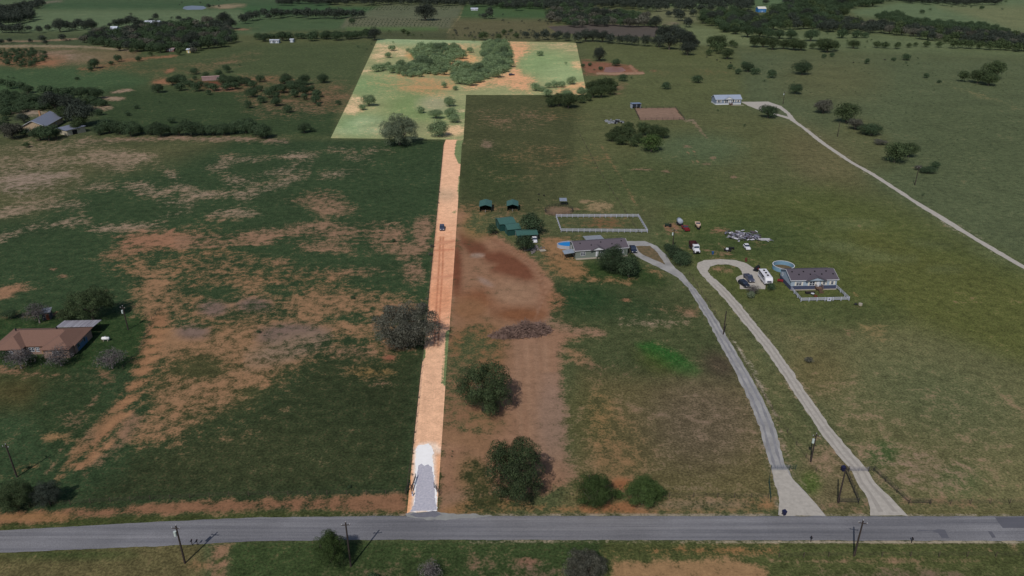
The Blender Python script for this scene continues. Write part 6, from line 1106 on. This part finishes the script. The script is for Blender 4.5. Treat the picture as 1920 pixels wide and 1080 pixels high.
cluster('mid80', "dark belt below the brown ploughed field", "tree")
T('mid80', 'dark', (968, 66, 14, 'oak'), (986, 65, 16), (1007, 68, 16), (1022, 65, 20), (1040, 68, 16), (1048, 65, 18), (1062, 68, 18), (1083, 70, 22), (1098, 66, 26), (1112, 66, 28), (1130, 68, 26), (1144, 72, 22), (1163, 74, 20), (1177, 74, 22), (1190, 76, 20), (1211, 76, 22), (1226, 78, 12))
cluster('bigdark', "massive dark clump right of the ploughed field", "oak_tree")
T('bigdark', 'dark', (1245, 62, 36), (1265, 58, 34), (1278, 66, 32), (1256, 76, 34), (1236, 76, 26), (1290, 76, 36), (1290, 90, 30), (1305, 80, 18))
cluster('group5', "round clump right of the massive dark trees", "tree")
T('group5', 'oak', (1336, 77, 24), (1350, 76, 28), (1340, 86, 22), (1348, 91, 20), (1330, 98, 15), (1364, 100, 26), (1373, 81, 16), (1379, 84, 12), (1356, 84, 20))
# lot thickets: dense, nothing tells the trees apart
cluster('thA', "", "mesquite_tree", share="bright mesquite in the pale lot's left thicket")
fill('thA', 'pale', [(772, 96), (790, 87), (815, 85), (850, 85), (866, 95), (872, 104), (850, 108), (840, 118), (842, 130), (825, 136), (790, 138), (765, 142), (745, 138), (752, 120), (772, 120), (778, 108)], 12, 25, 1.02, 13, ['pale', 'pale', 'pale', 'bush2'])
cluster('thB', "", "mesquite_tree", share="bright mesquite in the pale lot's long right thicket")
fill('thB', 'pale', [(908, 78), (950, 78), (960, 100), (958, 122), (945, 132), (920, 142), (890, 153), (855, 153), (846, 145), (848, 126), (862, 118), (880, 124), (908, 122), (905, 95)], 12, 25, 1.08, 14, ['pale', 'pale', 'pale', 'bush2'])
cluster('thC', "", "tree", share="small dark bush on the bare soil bank at far left")
fill('thC', 'bush', [(0, 92), (60, 92), (85, 98), (85, 112), (60, 122), (20, 122), (0, 116)], 7, 12, .8, 15)
# orchard and nursery rows
cluster('orch', "", share="orchard")
for r_ in range(9):
    for c_ in range(26):
        v0 = 11 + r_ * 2.3 if r_ < 4 else 36 + (r_ - 4) * 3.2
        u0 = (700 + c_ * 6.6 - r_ * 9) if r_ < 4 else (662 + c_ * 7.2 - (r_ - 4) * 2)
        if r_ < 4 and (770 < u0 < 826): continue
        if r_ < 4 and u0 > 860: continue
        T('orch', 'bush', (u0 + rng.uniform(-1, 1), v0 + rng.uniform(-.4, .4), rng.uniform(2.6, 4.2)))
cluster('nurs', "", share="sapling")
for _ in range(70):
    T('nurs', 'dark', (rng.uniform(850, 1035), rng.choice((rng.uniform(38, 44), rng.uniform(52, 74), rng.uniform(54, 72), rng.uniform(24, 40) if rng.random() < .3 else 62)), rng.uniform(3, 8)))
cluster('nurs2', "", "tree", share="dark tree in the scrub between the orchard and the pale lot")
T('nurs2', 'oak', (906, 67, 20), (935, 69, 14), (885, 68, 8), (888, 75, 8), (850, 66, 7), (757, 58, 12), (775, 66, 8), (790, 66, 7), (730, 59, 8), (945, 60, 12), (958, 58, 10), (872, 67, 8), (765, 62, 10))
# dark weedy tufts over the rough pastures (nobody could count them)
def uncount(name, n, poly, w0, w1, kind, seed, label, cat):
    rr = random.Random(seed); xs_ = [p[0] for p in poly]; ys_ = [p[1] for p in poly]; _, V0 = crown_proto(kind, 2, 0); V0 = V0.reshape(-1, 4, 3)[::9].reshape(-1, 3); out = []; k = 0
    while k < n:
        u, v = rr.uniform(min(xs_), max(xs_)), rr.uniform(min(ys_), max(ys_))
        if not in_poly(u, v, poly): continue
        k += 1; w_ = rr.uniform(w0, w1) * mpp(u, v); g_ = G(u, v); a = rr.uniform(0, 6.28); c, s_ = math.cos(a), math.sin(a)
        q = V0.copy(); q[:, 0], q[:, 1] = V0[:, 0] * c - V0[:, 1] * s_, V0[:, 0] * s_ + V0[:, 1] * c; out.append(q * np.array([w_, w_, w_ * .8]) + np.array([g_.x, g_.y, 0]))
    return stuff_mesh(name, np.concatenate(out), LEAF[kind], label, cat)
def stuff_mesh(name, V, mt, label, cat):
    V = V.astype(np.float32); n = len(V) // 4; me = bpy.data.meshes.new(name); me.vertices.add(4 * n); me.vertices.foreach_set("co", V.ravel()); me.loops.add(4 * n); me.loops.foreach_set("vertex_index", np.arange(4 * n, dtype=np.int32))
    me.polygons.add(n); me.polygons.foreach_set("loop_start", np.arange(0, 4 * n, 4, dtype=np.int32)); me.polygons.foreach_set("loop_total", np.full(n, 4, np.int32)); me.update(calc_edges=True); me.materials.append(mt)
    o = bpy.data.objects.new(name, me); COL.objects.link(o); return tag(o, label, cat, kind='stuff')
uncount("pasture_weeds", 420, [(1380, 100), (1920, 130), (1920, 420), (1700, 340), (1500, 190)], 2, 5, 'bush', 3, "small dark weed tufts dotting the upper right pasture", "weeds")
uncount("verge_weeds", 260, [(880, 870), (1075, 900), (1440, 935), (1440, 958), (880, 958)], 3, 7, 'bush', 4, "low weeds along the bank above the road at centre", "weeds")
uncount("field_weeds", 500, [(0, 300), (820, 280), (770, 900), (0, 940)], 1.5, 4, 'bush', 6, "tiny dark weed tufts across the large left field", "weeds")

# ---- build: the 300 that show largest as things, the rest as one wooded mass
TREES.sort(key=lambda t: -t['w'])
LIM = 297; big = [t for t in TREES if t['cl'] not in ('orch', 'nurs')][:LIM]; ids = {id(t) for t in big}; small = [t for t in TREES if id(t) not in ids]
ONES = ["", "first", "second", "third", "fourth", "fifth", "sixth", "seventh", "eighth", "ninth", "tenth", "eleventh", "twelfth", "thirteenth", "fourteenth", "fifteenth", "sixteenth", "seventeenth", "eighteenth", "nineteenth"]
def ordn(i, n):
    if i == 1: return "leftmost"
    if i == n: return "rightmost"
    if i < 20: s_ = ONES[i]
    elif i % 10 == 0: s_ = {2: "twentieth", 3: "thirtieth"}[i // 10]
    else: s_ = {2: "twenty", 3: "thirty"}[i // 10] + "-" + ONES[i % 10]
    return s_ + " from left"
by = {}
for t in big: by.setdefault(t['cl'], []).append(t)
for k, ts in by.items():
    ts.sort(key=lambda t: t['u'])
    for i, t in enumerate(ts):
        if t['label']: continue
        c = CL[k]; t['label'] = c['share'] or f"{ordn(i + 1, len(ts))} {c['noun']} of the {c['phrase']}"
GRP = {'solo': None}
def place(t):
    W0 = t['w'] * mpp(t['u'], t['v']); kind = t['kind']
    hc = .40 if kind == 'bare' else (SHAPE[kind][0] + SHAPE[kind][1]) / 2
    hc *= t['zs']
    for _ in range(2): g_ = G(t['u'], t['v'], hc * W0); W0 = t['w'] * mpp(t['u'], t['v'], hc * W0)
    return (g_.x, g_.y, 0), W0
idx = 0
for t in big:
    loc, W0 = place(t); idx += 1; c = CL[t['cl']]; kind = t['kind']; rz = rng.uniform(0, 6.28)
    nm = t.get('name') or c['name']; cat = "bush" if nm in ("shrub", "mesquite_bush") else "tree"
    r = empty(nm, loc, rz, t['label'], cat, None if t['cl'] == 'solo' else (c['share'] or c['phrase'])); r.scale = (W0, W0, W0 * t['zs'])
    if t['cl'] == 'solo': r['group'] = "single trees and bushes of the pastures"
    if kind == 'bare':
        o = bpy.data.objects.new("branches", bare_proto(idx % 3)); COL.objects.link(o); o.parent = r; k_ = ('tw', idx % 3); PROTO[k_] = PROTO.get(k_) or crown_mesh('bare', 3 + idx % 3, 2000, .075)[0]; o = bpy.data.objects.new("twigs", PROTO[k_]); COL.objects.link(o); o.parent = r; r.scale = (W0 * .92, W0 * .92, W0 * .95)
    else:
        lod = 0 if t['w'] > 55 else (1 if t['w'] > 22 else 2)
        o = bpy.data.objects.new("crown", crown_proto(kind, lod, idx % 3)[0]); COL.objects.link(o); o.parent = r
        o = bpy.data.objects.new("trunk", trunk_proto(kind, idx % 2)); COL.objects.link(o); o.parent = r
groups = {}
for t in small:
    key = 'orch' if t['cl'] in ('orch', 'nurs') else 'far'
    groups.setdefault((key, t['kind'] if t['kind'] != 'bare' else 'dry'), []).append(t)
FARV = {'far': [], 'orch': []}; FM = {'far': [], 'orch': []}; 
for (key, kind), ts in groups.items():
    for t in ts:
        t = dict(t, kind=kind); loc, W0 = place(t); V0 = crown_proto(kind, 2, rng.randrange(3))[1]
        if t['w'] < 9: V0 = V0.reshape(-1, 4, 3)[::4].reshape(-1, 3)
        a = rng.uniform(0, 6.28); c, s_ = math.cos(a), math.sin(a); q = V0.copy(); q[:, 0], q[:, 1] = V0[:, 0] * c - V0[:, 1] * s_, V0[:, 0] * s_ + V0[:, 1] * c
        FARV[key].append(q * np.array([W0, W0, W0 * t['zs']]) + np.array(loc)); FM[key].append((kind, len(q) // 4))
for key, nm, lb, cat in (('far', "woodland", "the mass of smaller trees filling the far woods and thickets", "woodland"), ('orch', "orchard_rows", "rows of tiny orchard trees in the far grey green field", "orchard")):
    o = stuff_mesh(nm, np.concatenate(FARV[key]), LEAF['bush'], lb, cat); kinds = list(dict.fromkeys(k for k, _ in FM[key]))
    o.data.materials.clear(); [o.data.materials.append(LEAF[k]) for k in kinds]
    mi = np.concatenate([np.full(n, kinds.index(k), np.int32) for k, n in FM[key]]); o.data.polygons.foreach_set("material_index", mi)
print("trees", len(TREES), "big", len(big), "min w", big[-1]['w'])
